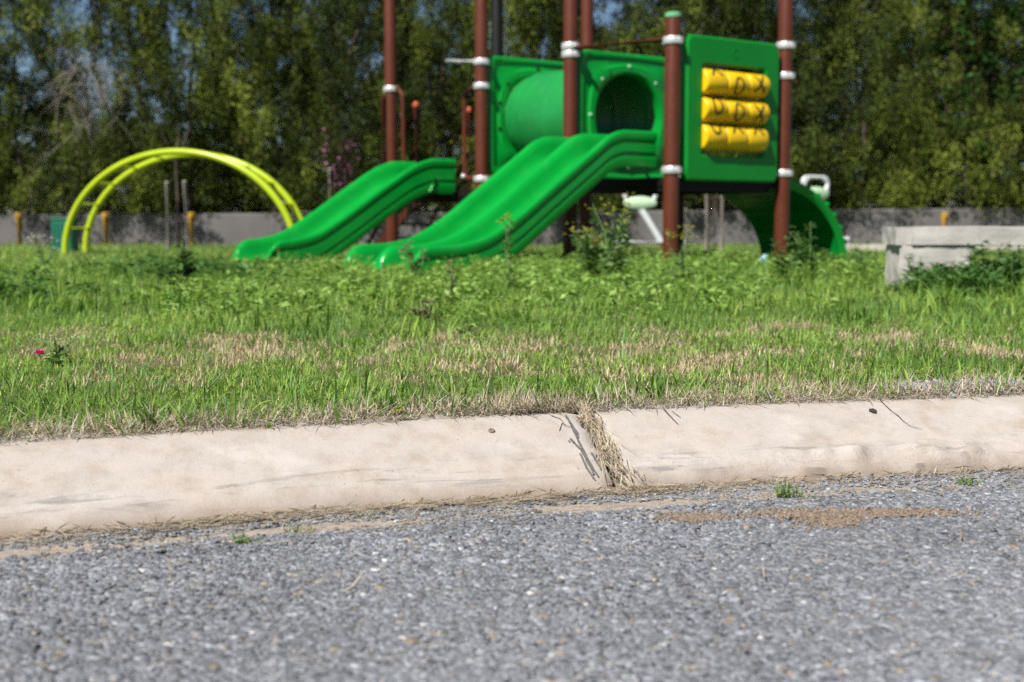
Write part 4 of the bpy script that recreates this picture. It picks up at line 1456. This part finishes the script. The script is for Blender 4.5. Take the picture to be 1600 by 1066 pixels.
c0 = (P1 + P3) / 2 - U * 0.0
slide(Vector((c0.x, c0.y, 0)) - U * 0.03, 0.455, True, [(0, 1.095), (0.28, 1.095), (0.42, 1.062), (0.58, 0.955), (0.95, 0.695), (1.32, 0.44), (1.48, 0.355), (1.66, 0.305), (1.9, 0.287), (2.10, 0.285)], M['green'])
cb = (Vector((-0.487, 11.45, 0)) + Vector((-0.93, 12.0, 0))) / 2
s2_ = slide(cb, 0.345, False, [(0, 0.995), (0.20, 0.995), (0.36, 0.955), (0.68, 0.776), (0.95, 0.60), (1.18, 0.455), (1.36, 0.355), (1.55, 0.305), (1.83, 0.285)], M['green'], 0.30)
bm = bmesh.new()    # moulded web under the left slide head
boxp(bm, cb - U * 0.12 - Vv_ * 0.33 + Z * 0.74, U * 0.10, Vv_ * 0.012, Z * 0.05)
tube(bm, [cb - U * 0.22 - Vv_ * 0.352 + Z * 0.83, cb - U * 0.235 - Vv_ * 0.352 + Z * 0.76, cb - U * 0.27 - Vv_ * 0.352 + Z * 0.70], 0.012, 8)
bm_obj('bracket', bm, M['green'], s2_)


# arched climber on the far right side of the first deck
def climber():
    bm = bmesh.new()
    a, b = 0.86, 0.66
    c = (P2 + P4) / 2 + U * 0.05
    hw = 0.44
    rings = []
    for i in range(33):
        t = i / 32 * math.pi / 2
        x = a * math.sin(t); z = LAWN - 0.05 + (0.745 - LAWN + 0.05) * math.cos(t)
        dx, dz = math.cos(t) * a, -b * math.sin(t)
        l = math.hypot(dx, dz); nx, nz = -dz / l, dx / l
        rung = 0.016 * max(0, math.sin(i / 32 * math.pi * 9)) ** 2
        sec = [(-hw, -0.03), (-hw - 0.02, 0.0), (-hw - 0.02, 0.035), (-hw, 0.055), (-hw + 0.05, 0.055), (-hw + 0.07, 0.02 + rung), (0, 0.02 + rung), (hw - 0.07, 0.02 + rung), (hw - 0.05, 0.055), (hw, 0.055), (hw + 0.02, 0.035), (hw + 0.02, 0.0), (hw, -0.03),
               (hw - 0.07, -0.012 + rung * 0.8), (0, -0.012 + rung * 0.8), (-hw + 0.07, -0.012 + rung * 0.8)]
        rings.append([c + Vv_ * s + U * (x + nx * d) + Z * (z + nz * d) for s, d in sec])
    loft(bm, rings, True, True, True)
    o = bm_obj('arched_climber', bm, M['green'], PG, angle=40)
    for i in range(9):     # grip bumps on the near rail
        t = (i + 1) / 10 * math.pi / 2
        x = a * math.sin(t); z = LAWN - 0.05 + (0.745 - LAWN + 0.05) * math.cos(t)
        dx, dz = math.cos(t) * a, -b * math.sin(t); l = math.hypot(dx, dz); nx, nz = -dz / l, dx / l
        for sg in (-1, 1):
            b2 = bmesh.new()
            p = c + Vv_ * sg * (hw - 0.01) + U * (x + nx * 0.05) + Z * (z + nz * 0.05)
            tube(b2, [p - Vv_ * 0.036, p - Vv_ * 0.026, p + Vv_ * 0.026, p + Vv_ * 0.036], [0.010, 0.019, 0.019, 0.010], 8)
            bm_obj('grip', b2, M['green'], o)


climber()


def arc_pts(p0, p1, p2, n=6):
    """rounded corner p0-p1-p2 as quadratic"""
    return [p0.lerp(p1, t).lerp(p1.lerp(p2, t), t) for t in [i / n for i in range(n + 1)]]


# handles at the left slide
d = (Q1 - R1).normalized()
bm = bmesh.new()
o1 = R1 - U * 0.0
pA = o1 + d * 0.05 + Z * 1.68; pB = o1 + d * 0.185 + Z * 1.665; pC = o1 + d * 0.20 + Z * 0.78
tube(bm, [pA] + arc_pts(pA + d * 0.03, pB, pB.lerp(pC, 0.12)) + [pC, pC - d * 0.1], 0.019, 10)
bm_obj('handle', bm, M['brown'], PG)
bm = bmesh.new()
tube(bm, [R1 - U * 0.085 + Z * 1.60, R1 - U * 0.085 + Z * 0.80, R1 + Z * 0.78], 0.022, 10)
tube(bm, [R1 - U * 0.06 + Z * 1.62, R1 - U * 0.117 + Z * 1.62], 0.012, 10)
bm_obj('handle', bm, M['brown'], PG)
bm = bmesh.new()
qA = Q1 - d * 0.05 + Z * 1.605; qB = Q1 - d * 0.235 + Z * 1.59; qC = Q1 - d * 0.235 + Z * 0.82
tube(bm, [qA] + arc_pts(qA - d * 0.06, qB, qB.lerp(qC, 0.13)) + arc_pts(qC.lerp(qB, 0.08), qC, qC + d * 0.08) + [Q1 - d * 0.05 + Z * 0.81], 0.019, 10)
h2 = bm_obj('handle', bm, M['brown'], PG)
bm = bmesh.new()
bmesh.ops.create_uvsphere(bm, u_segments=12, v_segments=8, radius=0.024)
o = bm_obj('bolt', bm, M['silver'], h2); o.location = qC + Z * 0.02 - U * 0.012
# silver bracket reaching left from Q1
bm = bmesh.new()
boxp(bm, Q1 + Z * 1.815 - U * 0.145 - d * 0.09, (U * 0.10 + d * 0.05), Z * 0.011, d * 0.012)
tube(bm, [Q1 + Z * 1.812 - U * 0.06 - d * 0.04, Q1 + Z * 1.812 - U * 0.15 - d * 0.10, Q1 + Z * 1.817 - U * 0.27 - d * 0.13], [0.022, 0.018, 0.010], 8)
bm_obj('bracket', bm, M['silver'], PG)

# stair behind the second deck
N1 = Vector((-0.915, 12.36, 0)); N2 = Vector((-0.428, 12.92, 0))
for Np, rr in ((N1, 0.031), (N2, 0.024)):
    bm = bmesh.new()
    tube(bm, [Np + Z * 0.66, Np + Z * 1.54], rr, 12)
    nw = bm_obj('newel', bm, M['brown'], PG)
    bm = bmesh.new()
    loft(bm, [ringpts((Np.x, Np.y, h), r_, 14) for h, r_ in ((1.53, rr + .003), (1.555, rr + 0.004), (1.575, rr * 0.8), (1.583, rr * 0.3))], True, True, True)
    bm_obj('cap', bm, M['orange'], nw)
    for hz in (1.50, 1.13):
        bm = bmesh.new()
        tube(bm, [Np + Z * hz, Np + Vv_ * 0.95 + Z * (hz - 0.92)], 0.02, 10)
        bm_obj('handrail', bm, M['brown'], PG)
    bm = bmesh.new()
    e = Np + Vv_ * 0.95
    boxp(bm, (Np + e) / 2 + Z * 0.36, (e - Np) / 2 - Z * 0.28, (U * 0.012), Z * 0.05)
    bm_obj('stringer', bm, M['dark_brown'], PG, smooth=False)
dn = (N2 - N1)
for i in range(4):
    bm = bmesh.new()
    c = (N1 + N2) / 2 + Vv_ * (0.12 + 0.22 * i) + Z * (0.55 - 0.135 * i)
    boxp(bm, c, dn / 2 * 0.96, Vv_ * 0.10, Z * 0.012)
    bm_obj('tread', bm, M['black'], PG, smooth=False)

# ------------------------------------------------------------------ yellow arch ladder
AL, AR = at_depth(100, 345, 13.25), at_depth(462, 345, 12.65)
ac = (AL + AR) / 2; ac.z = LAWN
rx = (AR - AL); a_ = rx.length / 2; rx = Vector((rx.x, rx.y, 0)).normalized()
ry = Vector((0.03, 0.55, 0))
arch = thing('climbing_arch', 'lime yellow climbing arch ladder with two bowed rails left of the slides', 'climbing frame', ac)
for k in (0, 1):
    bm = bmesh.new()
    pts = [rx * (-a_ * math.cos(t)) + Z * (1.035 * math.sin(t)) + ry * k for t in [math.pi * i / 48 for i in range(49)]]
    pts = [pts[0] - Z * 0.1] + pts + [pts[-1] - Z * 0.1]
    tube(bm, pts, 0.034, 12)
    bm_obj('rail', bm, M['lime'], arch)
for i in range(11):
    t = math.pi * (i + 1) / 12
    p = rx * (-a_ * math.cos(t)) + Z * (1.035 * math.sin(t))
    bm = bmesh.new()
    tube(bm, [p, p + ry], 0.017, 8)
    bm_obj('rung', bm, M['lime'], arch)


# ------------------------------------------------------------------ exercise seats
def exercise(label, px, Y, rz, mirror=1):
    p = at_depth(px, 345, Y)
    t = thing('exercise_machine', label, 'exercise machine', (p.x, p.y, LAWN), rz, 'white outdoor exercise machines')
    bm = bmesh.new()
    tube(bm, [(0.20, 0, -0.05), (0.14, 0, 0.12), (-0.05, 0, 0.52)], 0.036, 12)
    tube(bm, [(-0.28, 0, 0.12), (0.35, 0, 0.12)], 0.034, 12)
    tube(bm, [(-0.28, 0, 0.12), (-0.28, 0, -0.05)], 0.03, 10)
    tube(bm, [(0.35, 0, 0.12), (0.35, 0, -0.05)], 0.03, 10)
    bm_obj('frame', bm, M['white'], t)
    for s in (-1, 1):
        bm = bmesh.new()
        tube(bm, [(-0.06, 0, 0.53), (-0.06 + s * 0.06, 0, 0.58), (-0.06 + s * 0.13, 0.0, 0.65), (-0.06 + s * 0.145, 0.0, 0.71), (-0.06 + s * 0.12, 0.0, 0.755), (-0.06 + s * 0.09, 0, 0.765)], 0.023, 10)
        bm_obj('handle', bm, M['white'], t)
    bm = bmesh.new()
    rings = []
    for r, y in ((0.05, 0.03), (0.14, 0.03), (0.155, 0.0), (0.15, -0.02), (0.11, -0.035), (0.02, -0.04)):
        rings.append([Vector((-0.06 + math.cos(a) * r, y, 0.60 + math.sin(a) * r * 0.52)) for a in [2 * math.pi * i / 28 for i in range(28)]])
    loft(bm, rings, True, True, True)
    bm_obj('backrest', bm, M['pale_green'], t)
    t.scale = (1.2, 1.15, 0.90)
    return t


exercise('white exercise machine with pale green disc and horn handles under the deck', 1010, 14.2, 0.0)
e2 = exercise('white exercise machine half hidden behind the arched green climber', 1281, 14.6, 0.5)
e2.scale.z = 1.07
# second one: a looped handle over the top
bm = bmesh.new()
tube(bm, [(-0.22, 0, 0.62), (-0.22, 0, 0.72)] + arc_pts(Vector((-0.22, 0, 0.72)), Vector((-0.22, 0, 0.78)), Vector((-0.16, 0, 0.78))) + arc_pts(Vector((0.02, 0, 0.78)), Vector((0.08, 0, 0.78)), Vector((0.08, 0, 0.72))) + [Vector((0.08, 0, 0.62))], 0.02, 10)
bm_obj('grab_loop', bm, M['white'], e2)

# ------------------------------------------------------------------ concrete bench, edging, box, wrapper, poles
bc = at_depth(1402, 345, 6.55)
bench = thing('concrete_bench', 'low weathered concrete bench slab on a block support', 'bench', (bc.x, bc.y, LAWN), math.radians(-2))


def rough_box(name, x0, x1, y0, y1, z0, z1, mat, parent, amp=0.006, seed=0, taper=0.0, nd=0.03):
    bm = bmesh.new()
    bmesh.ops.create_cube(bm, size=1)
    cuts = max(2, int(max(x1 - x0, y1 - y0, z1 - z0) / 0.05))
    bmesh.ops.bevel(bm, geom=bm.edges[:], offset=0.03, segments=2, affect='EDGES')
    bmesh.ops.subdivide_edges(bm, edges=[e for e in bm.edges if e.calc_length() > 0.3], cuts=min(cuts, 14), use_grid_fill=True)
    for v in bm.verts:
        k = 1 - taper * (0.5 - v.co.z)
        p = Vector((x0 + (v.co.x + .5) * (x1 - x0), y0 + (v.co.y + .5) * (y1 - y0), z0 + (v.co.z + .5) * (z1 - z0)))
        p.x = x0 + (p.x - x0) * (k if taper else 1)
        q = p * 14 + Vector((seed, 0, 0))
        p += Vector((mnoise.noise(q), mnoise.noise(q + Vector((9, 0, 0))), mnoise.noise(q + Vector((0, 9, 0))))) * amp
        v.co = p
    return bm_obj(name, bm, mat, parent, angle=50)


rough_box('seat_slab', 0.0, 2.6, 0.0, 0.30, 0.218, 0.314, M['bench'], bench, 0.009, 1)
rough_box('block_support', 0.018, 0.41, 0.012, 0.29, -0.06, 0.229, M['bench'], bench, 0.011, 2, taper=0.22)
rough_box('block_support', 2.1, 2.5, 0.02, 0.29, -0.06, 0.229, M['bench'], bench, 0.006, 3)

ec = at_depth(1325, 345, 14.5)
ed = rough_box('concrete_edging', 0, 2.4, 0, 0.15, -0.05, 0.075, painted('pale_concrete', (0.46, 0.42, 0.36), 0.9, 0.15, 4), None, 0.004, 4)
ed.location = (ec.x - 0.1, ec.y, LAWN)
tag(ed, 'low pale concrete edging showing left of the concrete bench', 'edging')

bx = at_depth(101, 345, 14.0)
box = thing('utility_box', 'small teal green ribbed utility box behind the left foot of the yellow arch', 'utility box', (bx.x, bx.y, LAWN))
bm = bmesh.new()
boxp(bm, (0, 0, 0.17), Vector((0.115, 0, 0)), Vector((0, 0.10, 0)), Z * 0.18)
bm_obj('body', bm, M['teal'], box, bevel=0.012)
bm = bmesh.new()
boxp(bm, (0, 0, 0.362), Vector((0.125, 0, 0)), Vector((0, 0.11, 0)), Z * 0.012)
bm_obj('lid', bm, M['teal'], box, bevel=0.006)
for i in range(5):
    bm = bmesh.new()
    boxp(bm, (-0.088 + 0.044 * i, -0.104, 0.17), Vector((0.010, 0, 0)), Vector((0, 0.006, 0)), Z * 0.15)
    bm_obj('rib', bm, M['teal'], box, bevel=0.003)

wp = at_depth(1196, 345, 8.6)
bm = bmesh.new()
bmesh.ops.create_icosphere(bm, subdivisions=3, radius=0.026)
for v in bm.verts:
    v.co *= 1 + 0.7 * mnoise.noise(v.co * 60)
    v.co.z *= 1.2
wr = bm_obj('wrapper', bm, painted('pale_blue_plastic', (0.38, 0.62, 0.72), 0.4), None, smooth=False)
wr.location = (wp.x, wp.y, LAWN + 0.085)
tag(wr, 'crumpled pale blue wrapper caught in the grass left of the tall brown post', 'litter')

# fine grey pole behind the tunnel
lp = at_depth(790, 345, 15.2)
bm = bmesh.new()
tube(bm, [(0, 0, -0.1), (0, 0, 4.6)], [0.03, 0.024], 14)
tube(bm, [(0, 0, 4.55), (0, -0.2, 4.75), (0, -0.6, 4.8)], 0.02, 10)
lo = bm_obj('pole', bm, M['grey_pole'])
pole = thing('lamp_pole', 'slim grey metal pole rising beside the dark post behind the tunnel', 'pole', (lp.x, lp.y, LAWN))
lo.parent = pole
bm = bmesh.new()
boxp(bm, (0, -0.68, 4.79), Vector((0.07, 0, 0)), Vector((0, 0.14, 0)), Z * 0.03)
bm_obj('lamp_head', bm, M['grey_pole'], pole, bevel=0.01)


# staked saplings
def sapling(label, px, Y, stakes, trunk_h, leafcol=None, cen_h=0, seed=0, trunk=True, name='sapling', flowers=None):
    rnd = random.Random(seed)
    p = at_depth(px, 345, Y)
    t = thing(name, label, 'young tree', (p.x, p.y, LAWN))
    tips = []
    bm = bmesh.new()
    tube(bm, [(0, 0, -0.05), (0.01, 0, trunk_h * 0.5), (-0.01, 0.01, trunk_h)], [0.022, 0.017, 0.009], 8)
    for i in range(9):
        a = rnd.uniform(0, 6.28); h = trunk_h * rnd.uniform(0.65, 1.0); l = rnd.uniform(0.2, 0.5)
        e = Vector((math.cos(a) * l * 0.45, math.sin(a) * l * 0.45, h + l))
        tube(bm, [(0, 0, h), Vector((math.cos(a) * l * 0.25, math.sin(a) * l * .25, h + l * 0.45)), e], [0.008, 0.005, 0.003], 6)
        tips += [Vector((0, 0, h)).lerp(e, f) for f in (0.4, 0.6, 0.8, 1.0)]
    bm_obj('trunk', bm, M['bark'], t)
    if leafcol is not None:
        P = np.array([tuple(rnd.choice(tips) + Vector((rnd.gauss(0, .07), rnd.gauss(0, .07), rnd.gauss(0, .08)))) for _ in range(700)])
        n = len(P)
        D = unit(RNG.normal(0, 1, (n, 3)))
        V, T, Cc = leaves_np(P, D, unit(RNG.normal(0, .6, (n, 3)) + np.array([0, 0, 1])), RNG.uniform(.03, .06, n), RNG.uniform(.015, .028, n), np.array(leafcol) * RNG.uniform(.6, 1.3, (n, 1)))
        tag(link('leaves', mesh_np('leaves', V, tris=T, col=Cc, mats=[M['leaf']]), t), kind='stuff')
        if flowers:
            P = np.array([tuple(rnd.choice(tips) + Vector((rnd.gauss(0, .05), rnd.gauss(0, .05), rnd.gauss(0, .05)))) for _ in range(60)]); n = len(P)
            V, T, Cc = leaves_np(P, unit(RNG.normal(0, 1, (n, 3))), unit(RNG.normal(0, 1, (n, 3))), np.full(n, .04), np.full(n, .035), np.tile(np.array([flowers]), (n, 1)))
            tag(link('blossom', mesh_np('blossom', V, tris=T, col=Cc, mats=[M['petal']]), t), kind='stuff')
    for (dx, h, lean) in stakes:
        bm = bmesh.new()
        x = dx
        tube(bm, [(x, 0.02, -0.1), (x + lean, 0.02, h - 0.01), (x + lean, 0.02, h)], [0.027, 0.025, 0.018], 10)
        bm_obj('stake', bm, M['wood'], t)
    return t


sapling('bare sapling between two grey stakes under the yellow arch', 277, 15.0, [(-0.115, 0.80, 0.0), (0.12, 0.81, -0.03)], 1.15, None, seed=3)
sapling('purple leaved sapling with pink blossom between two pale stakes', 528, 14.6, [(-0.075, 0.94, -0.01), (0.075, 0.92, 0.0)], 0.85, (0.035, 0.012, 0.018), seed=4, flowers=(0.55, 0.22, 0.35))
sapling('slim sapling tied between two stakes seen beneath the playground deck', 1116, 14.2, [(-0.08, 0.66, 0.0), (0.09, 0.62, 0.0)], 0.55, None, seed=5)

# ------------------------------------------------------------------ wall
bm = bmesh.new()
wx = np.linspace(-22, 22, 89)
rings = []
for x in wx:
    y = 17.45 - 0.02 * x
    h = 0.575 + 0.0065 * x + 0.006 * mnoise.noise((x * 1.3, 0, 0))
    rings.append([Vector((x, y, LAWN - 0.1)), Vector((x, y, h - 0.02)), Vector((x, y + 0.02, h)), Vector((x, y + 0.16, h)), Vector((x, y + 0.18, h - 0.02)), Vector((x, y + 0.18, LAWN - 0.1))])
loft(bm, rings, True, True, True)
tag(bm_obj('boundary_wall', bm, M['wall']), 'long low grey rendered wall along the foot of the conifers', 'wall')

# ------------------------------------------------------------------ trees
def crown_mesh(name, seed, H, Rm, nclump, per, leaf, wl, cols, base_h=0.5, upright=0.9, shape='column', gap=0.0, low=0.86):
    rg = np.random.default_rng(seed)
    cz = base_h + (H - base_h) * rg.random(nclump) ** 1.15
    f = (cz - base_h) / (H - base_h)
    if shape == 'column':
        prof = np.clip(low + 1.2 * f, 0, 1) * np.clip((1.04 - f) * 3.0, 0, 1) ** 0.7
    else:
        prof = np.sqrt(np.clip(1 - (2 * f - 0.95) ** 2, 0.03, 1))
    ang = rg.uniform(0, 2 * np.pi, nclump)
    lump = 0.75 + 0.45 * np.sin(ang * 2 + seed) * np.sin(cz * 2.3 + seed) + rg.normal(0, 0.12, nclump)
    rr = Rm * prof * lump * rg.uniform(0.25, 1.0, nclump) ** 0.55
    cc = np.stack([rr * np.cos(ang), rr * np.sin(ang), cz], -1)
    # gaps: drop clumps in noise holes
    if gap > 0:
        kk = fbm(ang * 1.2 + 7, cz * 1.3, seed) > gap * np.clip((cz - 1.4) / 1.0, 0, 1.4)
        cc, ang, cz = cc[kk], ang[kk], cz[kk]
    nclump = len(cc)
    out = np.stack([np.cos(ang), np.sin(ang), np.full(nclump, 0.0)], -1)
    ctone = np.clip((fbm(ang * 1.3 + seed, cz * 1.7, seed + 5, 2) - 0.5) * 1.35 + 0.48 + rg.normal(0, 0.13, nclump), 0, 1)  # leaf colour variation, with lit masses and deeper shadow put into it
    idx = np.repeat(np.arange(nclump), per)
    n = len(idx)
    cs = rg.uniform(0.12, 0.26, nclump)
    # each clump is an upswept plume: leaves along a short axis
    s = rg.random(n)
    axis = unit(out * 0.55 + np.array([0, 0, upright]) + rg.normal(0, 0.25, (nclump, 3)))
    P = cc[idx] + axis[idx] * (s * cs[idx] * 1.9)[:, None] + rg.normal(0, 1, (n, 3)) * (cs[idx] * (0.40 - 0.26 * s))[:, None]
    D = unit(axis[idx] * 0.9 + rg.normal(0, 0.55, (n, 3)))
    Nn = unit(rg.normal(0, 1, (n, 3)) + out[idx] * 0.6)
    L = leaf * rg.uniform(0.6, 1.4, n); W = L * wl
    a, b, c = [np.array(q) for q in cols]
    t = np.clip(ctone[idx] ** 1.3 * 0.95 + rg.random(n) * 0.30 - 0.13, 0, 1)[:, None]
    col = np.where(t < 0.5, a + (b - a) * t * 2, b + (c - b) * (t - 0.5) * 2)
    br = (rg.random((n, 1)) < 0.05)
    col = np.where(br, np.array([0.10, 0.065, 0.03]), col)
    V, T, Cc = leaves_np(P, D, Nn, L, W, col)
    return mesh_np(name, V, tris=T, col=Cc, mats=[M['needle']])


def trunk_mesh(name, seed, H, r, mat, nl=9, spread=0.6):
    rnd = random.Random(seed)
    bm = bmesh.new()
    pts = [Vector((rnd.gauss(0, 0.02) * i, rnd.gauss(0, 0.02) * i, -0.1 + H * i / 8)) for i in range(9)]
    tube(bm, pts, [r * (1.25 if i == 0 else 1 - 0.8 * i / 8) for i in range(9)], 9)
    for i in range(nl):
        h = H * rnd.uniform(0.12, 0.85); a = rnd.uniform(0, 6.28); l = spread * rnd.uniform(0.5, 1.1)
        j = min(7, int((h + 0.1) / H * 8)); b0 = pts[j].lerp(pts[j + 1], 0.5)
        d = Vector((math.cos(a), math.sin(a), 0))
        tube(bm, [b0, b0 + d * l * 0.5 + Z * l * 0.45, b0 + d * l + Z * l * 1.2], [r * 0.35, r * 0.24, r * 0.1], 6)
    me = bpy.data.meshes.new(name)
    bm.to_mesh(me); bm.free()
    me.polygons.foreach_set('use_smooth', [True] * len(me.polygons))
    me.materials.append(mat)
    return me


CONS = ((0.012, 0.022, 0.006), (0.078, 0.110, 0.018), (0.255, 0.305, 0.050))
crowns = [crown_mesh('crown', 100 + k, 5.4 + 0.3 * k % 0.7, 1.10, 700, 96, 0.060, 0.27, CONS, 0.44, upright=1.25, gap=0.21, low=0.90) for k in range(4)]
back_crowns = [crown_mesh('crown', 150 + k, 4.0, 1.15, 480, 70, 0.075, 0.30, CONS, 0.2, gap=0.26, low=0.95) for k in range(2)]
trunks = [trunk_mesh('trunk', 200 + k, 4.6, 0.046, M['bark']) for k in range(3)]
for px, lab in ((30, 'yellow marker post by the wall, left of the teal green utility box'), (165, 'yellow marker post by the wall seen through the left half of the yellow arch'),
                (299, 'yellow marker post by the wall just right of the staked bare sapling'), (1476, 'yellow marker post by the wall behind the concrete bench')):
    p = at_depth(px, 345, 17.15)
    t = thing('marker_post', lab, 'post', (p.x, p.y, LAWN), 0, 'yellow marker posts along the wall')
    bm = bmesh.new()
    tube(bm, [(0, 0, -0.1), (0, 0, 0.40), (0, 0, 0.43)], [0.05, 0.05, 0.044], 14)
    bm_obj('shaft', bm, M['yellow_paint'], t)
    bm = bmesh.new()
    loft(bm, [ringpts((0, 0, h), r, 14) for h, r in ((0.43, 0.054), (0.445, 0.054), (0.455, 0.03))], True, True, True)
    bm_obj('cap', bm, M['yellow_paint'], t)

TREES = [
    (-101, 'conifer at the far left end of the tree row, left of the bare pale tree', 0),
    (30, 'conifer standing behind the bare pale branches', 1),
    (163, 'conifer above the left half of the yellow arch', 1),
    (298, 'conifer just behind the staked bare sapling', 1),
    (428, 'conifer above the right end of the yellow arch', 0),
    (556, 'conifer behind the purple leaved sapling', 0),
    (688, 'conifer between the two tall brown posts of the left slide', 0),
    (818, 'conifer rising behind the green tunnel tube', 0),
    (950, 'conifer rising behind the top of the double slide', 0),
    (1080, 'conifer behind the short brown post with the green cap', 0),
    (1212, 'conifer behind the tall brown post right of the yellow rollers', 0),
    (1342, 'conifer above the arched green climber, right of the playground unit', 0),
    (1476, 'conifer rising behind the concrete bench and the yellow post', 1),
    (1606, 'conifer at the far right end of the tree row behind the bench', 0),
    (1738, 'conifer beyond the right edge, next after the row behind the bench', 0),
]
for i, (px, lab, yel) in enumerate(TREES):
    p = at_depth(px, 345, 17.80 + 0.10 * math.sin(i * 2.3))
    t = thing('conifer_tree', lab, 'tree', (p.x, p.y, LAWN), i * 1.9, 'conifers in the row along the wall')
    t.scale = (1 + 0.08 * math.sin(i * 5.1),) * 2 + (1 + 0.10 * math.sin(i * 3.7),)
    link('crown', crowns[i % 4], t)
    tr = link('trunk', trunks[i % 3], t)
for i in range(15):      # second rank beyond the wall, showing in the gaps
    p = at_depth(-40 + 125 * i, 345, 21.6 + 0.3 * math.sin(i * 1.7))
    t = thing('conifer_tree', 'conifer of the second rank beyond the wall, showing between the front trees', 'tree', (p.x, p.y, LAWN), i * 2.7, 'conifers of the second rank beyond the wall')
    t.scale = (1.05, 1.05, (0.95 if i > 3 else 0.52) + 0.12 * math.sin(i * 2.9))
    link('crown', back_crowns[i % 2], t)
    link('trunk', trunks[i % 3], t)

# broadleaf tree on the right
p = at_depth(1500, 345, 17.6)
t = thing('broadleaf_tree', 'brighter green broadleaf tree among the conifers above the concrete bench', 'tree', (p.x + 0.1, p.y, LAWN), 0.4)
link('crown', crown_mesh('crown', 301, 3.6, 0.75, 60, 40, 0.10, 0.5, ((0.015, 0.045, 0.008), (0.04, 0.10, 0.015), (0.08, 0.17, 0.025)), 0.9, 0.3, 'round'), t)
link('trunk', trunk_mesh('trunk', 302, 3.0, 0.05, M['bark']), t)

# bare pale tree on the left
p = at_depth(215, 345, 17.9)
t = thing('bare_tree', 'leafless pale grey tree with drooping branches in front of the left conifers', 'tree', (p.x, p.y, LAWN))
bm = bmesh.new()
rnd = random.Random(77)
tk = [Vector((0.45, 0.2, -0.1)), Vector((0.30, 0.1, 1.0)), Vector((0.08, 0, 2.0)), Vector((-0.05, 0, 2.9)), Vector((-0.25, 0, 3.9)), Vector((-0.3, 0, 4.8))]
tube(bm, tk, [0.042, 0.038, 0.033, 0.028, 0.02, 0.01], 9)
trunk_bm = bm
bm_obj('trunk', trunk_bm, M['pale_bark'], t)


def branch(bm, p, d, l, r, depth):
    pts = [p]; dd = Vector(d).normalized()
    for i in range(5):
        dd = (dd + Vector((rnd.gauss(0, .22), rnd.gauss(0, .18), rnd.gauss(-0.10, .16)))).normalized()
        pts.append(pts[-1] + dd * l / 5)
    tube(bm, pts, [r * (1 - 0.15 * i) for i in range(6)], 6)
    if depth:
        for k in range(4):
            j = rnd.randint(1, 4)
            q = (dd + Vector((rnd.gauss(0, .7), rnd.gauss(0, .4), rnd.gauss(-0.1, .7)))).normalized()
            branch(bm, pts[j], q, l * rnd.uniform(0.45, 0.75), r * 0.55, depth - 1)


for (q, d, l) in ((Vector((0.0, 0, 2.35)), (-1, -1.1, 0.05), 1.3), (Vector((0.05, 0, 2.1)), (-0.9, -1.1, -0.45), 1.2), (Vector((-0.05, 0, 2.8)), (-0.8, -1.1, 0.4), 1.1), (Vector((-0.1, 0, 3.1)), (0.6, -.2, 0.5), 0.9), (Vector((0, 0, 2.6)), (-0.5, -1.1, -0.1), 1.2)):
    bm = bmesh.new()
    branch(bm, q, d, l * 1.15, 0.014, 3)
    bm_obj('branch', bm, M['pale_bark'], t)
